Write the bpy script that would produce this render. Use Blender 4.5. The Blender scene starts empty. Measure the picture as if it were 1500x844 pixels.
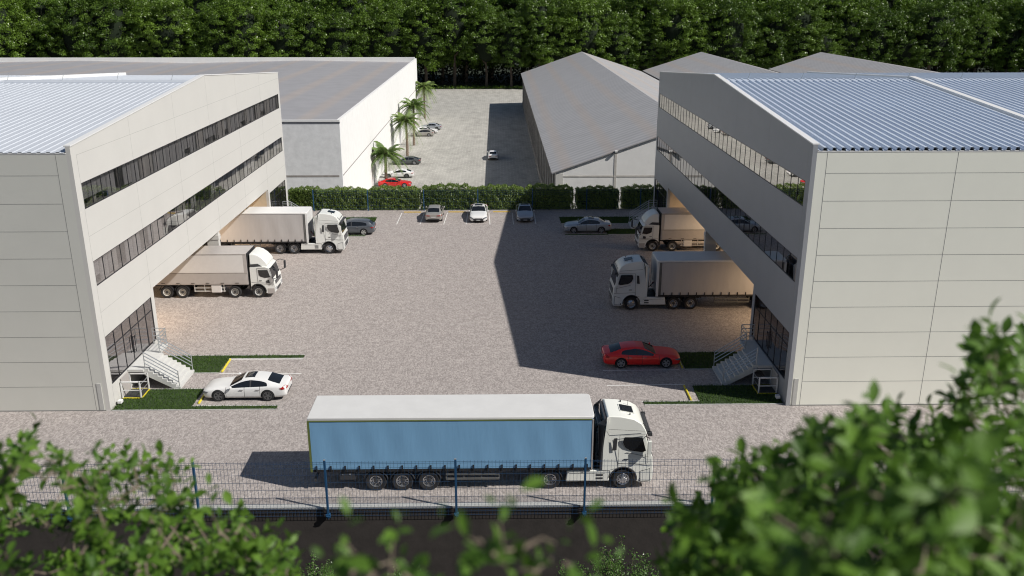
import bpy, math, random
import numpy as np
from mathutils import Vector, Matrix
random.seed(7)
R = math.radians
scene = bpy.context.scene
COL = scene.collection

# ---------------------------------------------------------------- camera, sky, sun, exposure
cam_data = bpy.data.cameras.new('camera'); cam = bpy.data.objects.new('camera', cam_data)
COL.objects.link(cam); scene.camera = cam
cam.location = (0, 0, 23.2)
cam.rotation_euler = (R(90 - 18.334), 0, R(-0.9665))
cam_data.sensor_width = 36.0; cam_data.lens = 31.11
cam_data.clip_start = 0.1; cam_data.clip_end = 3000
cam_data.dof.use_dof = True; cam_data.dof.focus_distance = 80.0; cam_data.dof.aperture_fstop = 1.5

world = bpy.data.worlds.new("World"); scene.world = world; world.use_nodes = True
wn = world.node_tree.nodes; wl = world.node_tree.links
sky = wn.new('ShaderNodeTexSky'); sky.sky_type = 'NISHITA'; sky.sun_disc = False
sky.sun_elevation = R(42.8); sky.sun_rotation = R(111.3)
sky.altitude = 50; sky.air_density = 1.0; sky.dust_density = 0.6; sky.ozone_density = 1.2
wn['Background'].inputs['Strength'].default_value = 0.05
wl.new(sky.outputs['Color'], wn['Background'].inputs['Color'])

sun_data = bpy.data.lights.new('sun', 'SUN'); sun = bpy.data.objects.new('sun', sun_data); COL.objects.link(sun)
sun_data.energy = 4.7; sun_data.angle = R(0.5); sun_data.color = (1.0, 0.955, 0.89)
sun.rotation_euler = Vector((0.684, -0.266, 0.679)).to_track_quat('Z', 'Y').to_euler()
sun.location = (60, -20, 60)

scene.view_settings.view_transform = 'Standard'; scene.view_settings.look = 'None'
scene.view_settings.exposure = 0.0; scene.view_settings.gamma = 1.0
scene.view_settings.use_curve_mapping = False
scene.cycles.max_bounces = 6; scene.cycles.transparent_max_bounces = 12
scene.cycles.diffuse_bounces = 3; scene.cycles.glossy_bounces = 3; scene.cycles.use_denoising = True; scene.cycles.filter_width = 1.1

# ---------------------------------------------------------------- materials
def _mat(name):
    m = bpy.data.materials.new(name); m.use_nodes = True
    return m, m.node_tree.nodes, m.node_tree.links, m.node_tree.nodes['Principled BSDF']

def mat(name, col, rough=0.6, metal=0.0, spec=0.5, var=0.0, vscale=3.0, coat=0.0, bump=0.0, bscale=20.0, emit=None, stretch=None):
    m, n, l, b = _mat(name)
    b.inputs['Base Color'].default_value = (*col, 1); b.inputs['Roughness'].default_value = rough
    b.inputs['Metallic'].default_value = metal; b.inputs['Specular IOR Level'].default_value = spec
    b.inputs['Coat Weight'].default_value = coat
    if coat: b.inputs['Coat Roughness'].default_value = 0.04
    if emit:
        b.inputs['Emission Color'].default_value = (*emit[0], 1); b.inputs['Emission Strength'].default_value = emit[1]
    if var or bump:
        tc = n.new('ShaderNodeTexCoord'); src = tc.outputs['Object']
        if stretch:
            mp = n.new('ShaderNodeMapping'); mp.inputs['Scale'].default_value = stretch
            l.new(src, mp.inputs['Vector']); src = mp.outputs['Vector']
    if var:
        t = n.new('ShaderNodeTexNoise'); t.inputs['Scale'].default_value = vscale; t.inputs['Detail'].default_value = 5
        t.inputs['Roughness'].default_value = 0.65
        l.new(src, t.inputs['Vector'])
        mr = n.new('ShaderNodeMapRange'); mr.inputs['From Min'].default_value = 0.3; mr.inputs['From Max'].default_value = 0.7
        mr.inputs['To Min'].default_value = 1 - var; mr.inputs['To Max'].default_value = 1 + var
        l.new(t.outputs['Fac'], mr.inputs['Value'])
        hs = n.new('ShaderNodeHueSaturation'); hs.inputs['Color'].default_value = (*col, 1)
        l.new(mr.outputs['Result'], hs.inputs['Value']); l.new(hs.outputs['Color'], b.inputs['Base Color'])
    if bump:
        t2 = n.new('ShaderNodeTexNoise'); t2.inputs['Scale'].default_value = bscale; t2.inputs['Detail'].default_value = 4
        l.new(src, t2.inputs['Vector'])
        bp = n.new('ShaderNodeBump'); bp.inputs['Strength'].default_value = bump; bp.inputs['Distance'].default_value = 0.02
        l.new(t2.outputs['Fac'], bp.inputs['Height']); l.new(bp.outputs['Normal'], b.inputs['Normal'])
    return m

def paving(name, c1, c2, scale, big, rot=0.3, joint=(0.2, 0.19, 0.18), mixj=0.35, warp=1.2):
    """small setts laid in sweeping courses: stretched voronoi cells with dark joints and long drifts of tone"""
    m, n, l, b = _mat(name)
    b.inputs['Roughness'].default_value = 0.85; b.inputs['Specular IOR Level'].default_value = 0.2
    tc = n.new('ShaderNodeTexCoord')
    nz = n.new('ShaderNodeTexNoise'); nz.inputs['Scale'].default_value = 0.55; nz.inputs['Detail'].default_value = 2
    l.new(tc.outputs['Object'], nz.inputs['Vector'])
    vm = n.new('ShaderNodeVectorMath'); vm.operation = 'MULTIPLY_ADD'
    vm.inputs[1].default_value = (warp, warp, 0); l.new(nz.outputs['Color'], vm.inputs[0]); l.new(tc.outputs['Object'], vm.inputs[2])
    mp = n.new('ShaderNodeMapping'); mp.inputs['Rotation'].default_value = (0, 0, rot); mp.inputs['Scale'].default_value = (1.0, 0.55, 1)
    l.new(vm.outputs['Vector'], mp.inputs['Vector'])
    v = n.new('ShaderNodeTexVoronoi'); v.inputs['Scale'].default_value = scale; l.new(mp.outputs['Vector'], v.inputs['Vector'])
    ve = n.new('ShaderNodeTexVoronoi'); ve.feature = 'DISTANCE_TO_EDGE'; ve.inputs['Scale'].default_value = scale
    l.new(mp.outputs['Vector'], ve.inputs['Vector'])
    sx = n.new('ShaderNodeSeparateColor'); l.new(v.outputs['Color'], sx.inputs['Color'])
    cr = n.new('ShaderNodeValToRGB')
    cr.color_ramp.elements[0].position = 0.0; cr.color_ramp.elements[0].color = (*c1, 1)
    cr.color_ramp.elements[1].position = 1.0; cr.color_ramp.elements[1].color = (*c2, 1)
    l.new(sx.outputs['Red'], cr.inputs['Fac'])
    nb = n.new('ShaderNodeTexNoise'); nb.inputs['Scale'].default_value = big; nb.inputs['Detail'].default_value = 6
    nb.inputs['Roughness'].default_value = 0.7
    mpb = n.new('ShaderNodeMapping'); mpb.inputs['Scale'].default_value = (1.0, 2.2, 1); mpb.inputs['Rotation'].default_value = (0, 0, -.35); l.new(tc.outputs['Object'], mpb.inputs['Vector']); l.new(mpb.outputs['Vector'], nb.inputs['Vector'])
    mr = n.new('ShaderNodeMapRange'); mr.inputs['From Min'].default_value = 0.3; mr.inputs['From Max'].default_value = 0.7
    mr.inputs['To Min'].default_value = 0.88; mr.inputs['To Max'].default_value = 1.10; l.new(nb.outputs['Fac'], mr.inputs['Value'])
    hs = n.new('ShaderNodeHueSaturation'); l.new(cr.outputs['Color'], hs.inputs['Color']); l.new(mr.outputs['Result'], hs.inputs['Value'])
    st = n.new('ShaderNodeMapRange'); st.inputs['From Min'].default_value = 0.0; st.inputs['From Max'].default_value = 0.09
    st.inputs['To Min'].default_value = mixj; st.inputs['To Max'].default_value = 0.0; l.new(ve.outputs['Distance'], st.inputs['Value'])
    mx = n.new('ShaderNodeMix'); mx.data_type = 'RGBA'; l.new(st.outputs['Result'], mx.inputs['Factor'])
    l.new(hs.outputs['Color'], mx.inputs['A']); mx.inputs['B'].default_value = (*joint, 1)
    l.new(mx.outputs['Result'], b.inputs['Base Color'])
    bp = n.new('ShaderNodeBump'); bp.inputs['Strength'].default_value = 0.5; bp.inputs['Distance'].default_value = 0.03
    ad = n.new('ShaderNodeMath'); ad.operation = 'ADD'; l.new(st.outputs['Result'], ad.inputs[0])
    sc = n.new('ShaderNodeMath'); sc.operation = 'MULTIPLY'; sc.inputs[1].default_value = -0.8; l.new(sx.outputs['Green'], sc.inputs[0])
    l.new(sc.outputs['Value'], ad.inputs[1])
    inv = n.new('ShaderNodeMath'); inv.operation = 'MULTIPLY'; inv.inputs[1].default_value = -1; l.new(ad.outputs['Value'], inv.inputs[0])
    l.new(inv.outputs['Value'], bp.inputs['Height']); l.new(bp.outputs['Normal'], b.inputs['Normal'])
    return m

def blocks(name, c1, c2, mort, scale):
    m, n, l, b = _mat(name)
    b.inputs['Roughness'].default_value = 0.9; b.inputs['Specular IOR Level'].default_value = 0.2
    tc = n.new('ShaderNodeTexCoord')
    br = n.new('ShaderNodeTexBrick'); br.inputs['Scale'].default_value = scale
    br.inputs['Color1'].default_value = (*c1, 1); br.inputs['Color2'].default_value = (*c2, 1); br.inputs['Mortar'].default_value = (*mort, 1)
    br.inputs['Mortar Size'].default_value = 0.03; br.inputs['Bias'].default_value = 0.1
    br.inputs['Brick Width'].default_value = 0.6; br.inputs['Row Height'].default_value = 0.45
    l.new(tc.outputs['Object'], br.inputs['Vector'])
    nb = n.new('ShaderNodeTexNoise'); nb.inputs['Scale'].default_value = 0.35; nb.inputs['Detail'].default_value = 8; nb.inputs['Roughness'].default_value = 0.75
    mp = n.new('ShaderNodeMapping'); mp.inputs['Scale'].default_value = (1.6, 0.6, 1); l.new(tc.outputs['Object'], mp.inputs['Vector'])
    l.new(mp.outputs['Vector'], nb.inputs['Vector'])
    mr = n.new('ShaderNodeMapRange'); mr.inputs['From Min'].default_value = 0.3; mr.inputs['From Max'].default_value = 0.7
    mr.inputs['To Min'].default_value = 0.75; mr.inputs['To Max'].default_value = 1.22; l.new(nb.outputs['Fac'], mr.inputs['Value'])
    hs = n.new('ShaderNodeHueSaturation'); l.new(br.outputs['Color'], hs.inputs['Color']); l.new(mr.outputs['Result'], hs.inputs['Value'])
    l.new(hs.outputs['Color'], b.inputs['Base Color'])
    return m

def striped(name, c1, c2, period, axis, warm=None, wperiod=9.0, waxis=0, rough=0.5, metal=0.0, var=0.06):
    """sheet metal roofing with fine ribs along one way and faint warm rooflight bands"""
    m, n, l, b = _mat(name)
    b.inputs['Roughness'].default_value = rough; b.inputs['Metallic'].default_value = metal
    tc = n.new('ShaderNodeTexCoord'); sp = n.new('ShaderNodeSeparateXYZ'); l.new(tc.outputs['Object'], sp.inputs['Vector'])
    def wave(ax, per, power):
        k = n.new('ShaderNodeMath'); k.operation = 'MULTIPLY'; k.inputs[1].default_value = 2 * math.pi / per; l.new(sp.outputs[ax], k.inputs[0])
        s = n.new('ShaderNodeMath'); s.operation = 'SINE'; l.new(k.outputs['Value'], s.inputs[0])
        mr = n.new('ShaderNodeMapRange'); mr.inputs['From Min'].default_value = power; mr.inputs['From Max'].default_value = 1; l.new(s.outputs['Value'], mr.inputs['Value'])
        return mr.outputs['Result']
    mx = n.new('ShaderNodeMix'); mx.data_type = 'RGBA'; mx.inputs['A'].default_value = (*c1, 1); mx.inputs['B'].default_value = (*c2, 1)
    l.new(wave(axis, period, -1), mx.inputs['Factor']); out = mx.outputs['Result']
    if warm:
        w = wave(waxis, wperiod, 0.4)
        f = n.new('ShaderNodeMath'); f.operation = 'MULTIPLY'; f.inputs[1].default_value = 0.35; l.new(w, f.inputs[0])
        m2 = n.new('ShaderNodeMix'); m2.data_type = 'RGBA'; l.new(out, m2.inputs['A']); m2.inputs['B'].default_value = (*warm, 1)
        l.new(f.outputs['Value'], m2.inputs['Factor']); out = m2.outputs['Result']
    nz = n.new('ShaderNodeTexNoise'); nz.inputs['Scale'].default_value = 0.4; nz.inputs['Detail'].default_value = 6; l.new(tc.outputs['Object'], nz.inputs['Vector'])
    mr = n.new('ShaderNodeMapRange'); mr.inputs['From Min'].default_value = 0.3; mr.inputs['From Max'].default_value = 0.7
    mr.inputs['To Min'].default_value = 1 - var; mr.inputs['To Max'].default_value = 1 + var; l.new(nz.outputs['Fac'], mr.inputs['Value'])
    hs = n.new('ShaderNodeHueSaturation'); l.new(out, hs.inputs['Color']); l.new(mr.outputs['Result'], hs.inputs['Value'])
    l.new(hs.outputs['Color'], b.inputs['Base Color'])
    return m

def leafmat(name, c1, c2, rough=0.4, trans=0.25, scale=1.0, spec=0.5):
    m, n, l, b = _mat(name)
    b.inputs['Roughness'].default_value = rough; b.inputs['Specular IOR Level'].default_value = spec
    tc = n.new('ShaderNodeTexCoord'); nz = n.new('ShaderNodeTexNoise'); nz.inputs['Scale'].default_value = scale; nz.inputs['Detail'].default_value = 3
    l.new(tc.outputs['Object'], nz.inputs['Vector'])
    at = n.new('ShaderNodeAttribute'); at.attribute_name = 'tone'; oi = n.new('ShaderNodeObjectInfo')
    a = n.new('ShaderNodeMath'); a.operation = 'MULTIPLY_ADD'; a.inputs[1].default_value = 0.55; l.new(at.outputs['Fac'], a.inputs[0])
    mr = n.new('ShaderNodeMapRange'); mr.inputs['From Min'].default_value = 0.3; mr.inputs['From Max'].default_value = 0.7
    mr.inputs['To Min'].default_value = 0.0; mr.inputs['To Max'].default_value = 0.3
    l.new(nz.outputs['Fac'], mr.inputs['Value']); l.new(mr.outputs['Result'], a.inputs[2])
    a2 = n.new('ShaderNodeMath'); a2.operation = 'MULTIPLY_ADD'; a2.inputs[1].default_value = 0.32; l.new(oi.outputs['Random'], a2.inputs[0]); l.new(a.outputs['Value'], a2.inputs[2])
    mx = n.new('ShaderNodeMix'); mx.data_type = 'RGBA'; mx.inputs['A'].default_value = (*c1, 1); mx.inputs['B'].default_value = (*c2, 1)
    l.new(a2.outputs['Value'], mx.inputs['Factor']); l.new(mx.outputs['Result'], b.inputs['Base Color'])
    if trans:
        tr = n.new('ShaderNodeBsdfTranslucent'); l.new(mx.outputs['Result'], tr.inputs['Color'])
        ms = n.new('ShaderNodeMixShader'); ms.inputs['Fac'].default_value = trans
        l.new(b.outputs['BSDF'], ms.inputs[1]); l.new(tr.outputs['BSDF'], ms.inputs[2]); l.new(ms.outputs['Shader'], n['Material Output'].inputs['Surface'])
    return m

def glassmat(name, tint, gloss, fac, rough=0.0):
    m, n, l, b = _mat(name)
    n.remove(b)
    g = n.new('ShaderNodeBsdfGlossy'); g.inputs['Color'].default_value = (*gloss, 1); g.inputs['Roughness'].default_value = rough
    t = n.new('ShaderNodeBsdfTransparent'); t.inputs['Color'].default_value = (*tint, 1)
    ms = n.new('ShaderNodeMixShader')
    ms.inputs['Fac'].default_value = fac
    l.new(t.outputs['BSDF'], ms.inputs[1]); l.new(g.outputs['BSDF'], ms.inputs[2]); l.new(ms.outputs['Shader'], n['Material Output'].inputs['Surface'])
    return m

def carpaint(name, col, metal=0.0, rough=0.3, seams=()):
    """lacquered paint with the shut lines of the doors as thin dark grooves (object space)"""
    m, n, l, b = _mat(name)
    b.inputs['Roughness'].default_value = rough; b.inputs['Metallic'].default_value = metal
    b.inputs['Coat Weight'].default_value = 0.6; b.inputs['Coat Roughness'].default_value = 0.03
    tc = n.new('ShaderNodeTexCoord'); sp = n.new('ShaderNodeSeparateXYZ'); l.new(tc.outputs['Object'], sp.inputs['Vector'])
    prev = None
    for s in seams:
        c = n.new('ShaderNodeMath'); c.operation = 'COMPARE'; c.inputs[1].default_value = s; c.inputs[2].default_value = 0.014
        l.new(sp.outputs['X'], c.inputs[0]); o = c.outputs['Value']
        if prev is not None:
            a = n.new('ShaderNodeMath'); a.operation = 'MAXIMUM'; l.new(prev, a.inputs[0]); l.new(o, a.inputs[1]); o = a.outputs['Value']
        prev = o
    if prev is not None:
        zc = n.new('ShaderNodeMath'); zc.operation = 'COMPARE'; zc.inputs[1].default_value = 0.62; zc.inputs[2].default_value = 0.33
        l.new(sp.outputs['Z'], zc.inputs[0])
        ay = n.new('ShaderNodeMath'); ay.operation = 'ABSOLUTE'; l.new(sp.outputs['Y'], ay.inputs[0])
        gt = n.new('ShaderNodeMath'); gt.operation = 'GREATER_THAN'; gt.inputs[1].default_value = 0.8; l.new(ay.outputs['Value'], gt.inputs[0])
        p1 = n.new('ShaderNodeMath'); p1.operation = 'MULTIPLY'; l.new(prev, p1.inputs[0]); l.new(zc.outputs['Value'], p1.inputs[1])
        p2 = n.new('ShaderNodeMath'); p2.operation = 'MULTIPLY'; l.new(p1.outputs['Value'], p2.inputs[0]); l.new(gt.outputs['Value'], p2.inputs[1])
        mx = n.new('ShaderNodeMix'); mx.data_type = 'RGBA'; mx.inputs['A'].default_value = (*col, 1)
        mx.inputs['B'].default_value = (col[0] * .15, col[1] * .15, col[2] * .15, 1)
        l.new(p2.outputs['Value'], mx.inputs['Factor']); l.new(mx.outputs['Result'], b.inputs['Base Color'])
    else:
        b.inputs['Base Color'].default_value = (*col, 1)
    return m

M = {}
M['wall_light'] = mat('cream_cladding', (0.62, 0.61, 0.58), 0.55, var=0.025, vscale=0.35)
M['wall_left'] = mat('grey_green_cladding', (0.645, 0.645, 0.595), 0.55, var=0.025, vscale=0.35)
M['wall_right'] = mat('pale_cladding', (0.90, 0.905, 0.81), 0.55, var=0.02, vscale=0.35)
M['wall_shade'] = mat('shade_darkened_cladding', (0.345, 0.36, 0.385), 0.5, var=0.03, vscale=0.5)  # right facade cladding, darkened and cooled so its shade reads deeper
M['joint'] = mat('panel_joint', (0.25, 0.25, 0.24), 0.8)
M['jointsoft'] = mat('soft_panel_joint', (0.40, 0.40, 0.38), 0.8)
M['trim'] = mat('white_flashing', (0.78, 0.78, 0.77), 0.45)
M['steelroof'] = mat('ribbed_steel_roof', (0.62, 0.655, 0.71), 0.42, metal=0.08, var=0.03, vscale=0.2)
M['steelroofshade'] = mat('shade_blued_ribbed_roof', (0.54, 0.605, 0.71), 0.42, metal=0.08, var=0.03, vscale=0.2)  # bluer, darker copy of the roof steel; blue shade of the ribs put into its colour
M['mullion'] = mat('dark_window_frame', (0.03, 0.03, 0.035), 0.4, metal=0.3)
M['window'] = glassmat('tinted_window', (0.55, 0.55, 0.57), (0.80, 0.79, 0.78), 0.78)
M['windowleft'] = glassmat('clear_tinted_window', (0.80, 0.79, 0.80), (0.84, 0.83, 0.82), 0.55)
M['windowdoor'] = glassmat('tinted_door_glass', (0.62, 0.61, 0.62), (0.74, 0.72, 0.73), 0.58)
M['innerdark'] = mat('office_interior', (0.34, 0.335, 0.33), 0.9, var=0.1)
M['innerlight'] = mat('office_blind', (0.6, 0.58, 0.55), 0.9)
M['blind'] = mat('grey_blind', (0.56, 0.56, 0.56), 0.9, var=0.15, vscale=1.5, stretch=(1, 4, .2))
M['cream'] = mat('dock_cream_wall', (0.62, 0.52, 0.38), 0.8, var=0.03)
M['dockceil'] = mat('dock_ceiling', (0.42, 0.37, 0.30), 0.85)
M['concrete'] = mat('pale_concrete', (0.50, 0.50, 0.48), 0.85, var=0.06, vscale=3, bump=0.1)
M['stairwhite'] = mat('stair_concrete', (0.58, 0.58, 0.56), 0.8, var=0.05)
M['rail'] = mat('galvanised_rail', (0.55, 0.57, 0.58), 0.35, metal=0.7)
M['yellow'] = mat('yellow_paint', (0.72, 0.60, 0.04), 0.5)
M['ochre'] = mat('worn_yellow_paint', (0.62, 0.42, 0.07), 0.6)
M['white_line'] = mat('white_road_paint', (0.72, 0.71, 0.69), 0.7, var=0.1, vscale=6)
M['yard'] = paving('pinkish_setts', (0.30, 0.270, 0.256), (0.495, 0.448, 0.425), 12.5, 0.9, 0.5, warp=.45)
M['yardback'] = blocks('grey_block_paving', (0.43, 0.42, 0.385), (0.37, 0.36, 0.33), (0.50, 0.485, 0.45), 0.55)
M['soil'] = mat('dark_soil', (0.045, 0.038, 0.03), 0.95, var=0.3, vscale=2, bump=0.6, bscale=6)
M['retain'] = mat('dark_retaining_wall', (0.046, 0.040, 0.037), 0.9, var=0.22, vscale=1.3, bump=0.3, bscale=9)
M['grassbase'] = mat('turf_base', (0.03, 0.055, 0.015), 0.95, var=0.3, vscale=4)
M['grass'] = leafmat('grass_blade', (0.028, 0.065, 0.010), (0.085, 0.155, 0.028), 0.6, 0.2, 2.0, 0.2)
M['forestfloor'] = mat('forest_floor', (0.018, 0.026, 0.01), 0.95, var=0.4, vscale=0.5)
M['plaster'] = mat('white_plaster', (0.82, 0.815, 0.80), 0.85, var=0.04, vscale=0.8, bump=0.2, bscale=5)
M['plastergrey'] = mat('grey_rendered_concrete', (0.78, 0.785, 0.79), 0.9, var=0.10, vscale=1.2, bump=0.2)
M['shedpier'] = mat('pale_stained_concrete', (0.50, 0.48, 0.45), 0.9, var=0.2, vscale=1.5)
M['shedcol'] = mat('stained_concrete', (0.30, 0.28, 0.26), 0.9, var=0.25, vscale=1.5)
M['shedwin'] = mat('dark_louvre', (0.13, 0.13, 0.125), 0.6, var=0.3, vscale=1)
M['roofback'] = striped('grey_sheet_roof', (0.33, 0.325, 0.335), (0.39, 0.38, 0.39), 1.1, 1, (0.50, 0.40, 0.32), 7.5, 0)
M['roofshed'] = striped('weathered_sheet_roof', (0.36, 0.355, 0.36), (0.47, 0.46, 0.46), 1.5, 1, (0.50, 0.40, 0.32), 5.2, 0)
M['fasciadark'] = mat('dark_fascia', (0.12, 0.13, 0.15), 0.5)
M['fence'] = mat('blue_fence_paint', (0.022, 0.085, 0.19), 0.4, metal=0.1)
M['wire'] = mat('dark_blue_wire', (0.025, 0.065, 0.14), 0.45)
M['hedge'] = leafmat('hedge_leaf', (0.02, 0.065, 0.012), (0.30, 0.40, 0.085), 0.35, 0.25, 1.5)
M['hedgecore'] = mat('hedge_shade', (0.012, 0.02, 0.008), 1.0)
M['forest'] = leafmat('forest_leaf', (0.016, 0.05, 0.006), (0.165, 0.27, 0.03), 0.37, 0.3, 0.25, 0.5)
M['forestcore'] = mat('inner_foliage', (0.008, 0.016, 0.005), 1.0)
M['bark'] = mat('bark', (0.13, 0.10, 0.075), 0.95, var=0.3, vscale=3, bump=0.6)
M['palmtrunk'] = mat('palm_trunk', (0.22, 0.17, 0.13), 0.95, var=0.3, vscale=4, bump=0.6)
M['palm'] = leafmat('palm_leaf', (0.05, 0.12, 0.03), (0.24, 0.32, 0.09), 0.4, 0.2, 1.0)
M['fgleaf'] = leafmat('broad_leaf', (0.035, 0.10, 0.012), (0.20, 0.35, 0.045), 0.5, 0.35, 9.0, 0.35)
M['fgleafdark'] = leafmat('deep_broad_leaf', (0.013, 0.058, 0.009), (0.16, 0.30, 0.038), 0.5, 0.35, 9.0, 0.35)
M['fgbark'] = mat('grey_twig', (0.20, 0.16, 0.12), 0.9, var=0.3, vscale=20)
M['smallleaf'] = leafmat('small_leaf', (0.03, 0.09, 0.02), (0.12, 0.22, 0.05), 0.35, 0.2, 2.0)
# vehicles
M['tyre'] = mat('tyre_rubber', (0.022, 0.022, 0.024), 0.85, bump=0.2)
M['chrome'] = mat('polished_rim', (0.62, 0.63, 0.65), 0.25, metal=0.9)
M['steelrim'] = mat('painted_steel_rim', (0.62, 0.62, 0.60), 0.4, metal=0.3)
M['darkrim'] = mat('dark_alloy', (0.22, 0.22, 0.23), 0.35, metal=0.7)
M['silverrim'] = mat('silver_alloy', (0.5, 0.5, 0.52), 0.3, metal=0.8)
M['chassis'] = mat('chassis_black', (0.02, 0.02, 0.022), 0.6)
M['plastic'] = mat('dark_grey_plastic', (0.045, 0.046, 0.05), 0.55)
M['cabwhite'] = mat('truck_white_paint', (0.78, 0.79, 0.76), 0.3, coat=0.4)
M['cabcream'] = mat('truck_ivory_paint', (0.86, 0.87, 0.81), 0.3, coat=0.4)
M['seam'] = mat('shut_line', (0.10, 0.10, 0.10), 0.8)
M['vglass'] = mat('vehicle_glass', (0.012, 0.014, 0.017), 0.03, spec=0.9)
M['curtainblue'] = mat('blue_curtain', (0.222, 0.445, 0.69), 0.55, var=0.015, vscale=1.2, stretch=(3, 1, 0.5), bump=0.25, bscale=2.0)
M['curtaingrey'] = mat('grey_curtain', (0.50, 0.48, 0.47), 0.6, var=0.04, vscale=1.2, stretch=(3, 1, 0.5), bump=0.25, bscale=2.0)
M['boxwhite'] = mat('box_white_panel', (0.72, 0.70, 0.68), 0.45, var=0.03)
M['boxgrey'] = mat('box_aluminium_side', (0.48, 0.45, 0.43), 0.5, metal=0.1, var=0.05)
M['trailerroof'] = mat('trailer_roof_sheet', (0.66, 0.66, 0.65), 0.55, var=0.04, vscale=1.0)
M['trailerwhite'] = mat('trailer_white_frame', (0.76, 0.76, 0.75), 0.4)
M['olive'] = mat('olive_edge_strip', (0.16, 0.20, 0.06), 0.5)
M['lampred'] = mat('red_lens', (0.35, 0.012, 0.01), 0.15, coat=0.5)
M['lampclear'] = mat('clear_lens', (0.55, 0.57, 0.6), 0.1, metal=0.4, coat=0.5)
M['lampamber'] = mat('amber_lens', (0.6, 0.25, 0.02), 0.2)
M['plate'] = mat('number_plate', (0.55, 0.55, 0.55), 0.5)
M['seat'] = mat('seat_green', (0.14, 0.17, 0.05), 0.8)
M['lampglow'] = mat('lit_lamp', (1, .8, .5), 0.5, emit=((1.0, 0.74, 0.42), 6.0))

# ---------------------------------------------------------------- mesh helpers
def fast_mesh(name, V, F, mats, tone=None, smooth=False):
    me = bpy.data.meshes.new(name)
    V = np.asarray(V, dtype=np.float32); F = np.asarray(F, dtype=np.int32)
    k = F.shape[1]
    me.vertices.add(len(V)); me.vertices.foreach_set('co', V.ravel())
    me.loops.add(F.size); me.loops.foreach_set('vertex_index', F.ravel())
    me.polygons.add(len(F)); me.polygons.foreach_set('loop_start', np.arange(0, F.size, k, dtype=np.int32))
    me.update(calc_edges=True)
    if tone is not None:
        a = me.attributes.new('tone', 'FLOAT', 'FACE'); a.data.foreach_set('value', np.asarray(tone, dtype=np.float32))
    for m in mats: me.materials.append(m)
    if smooth: me.polygons.foreach_set('use_smooth', np.ones(len(F), dtype=bool))
    return me

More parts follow.
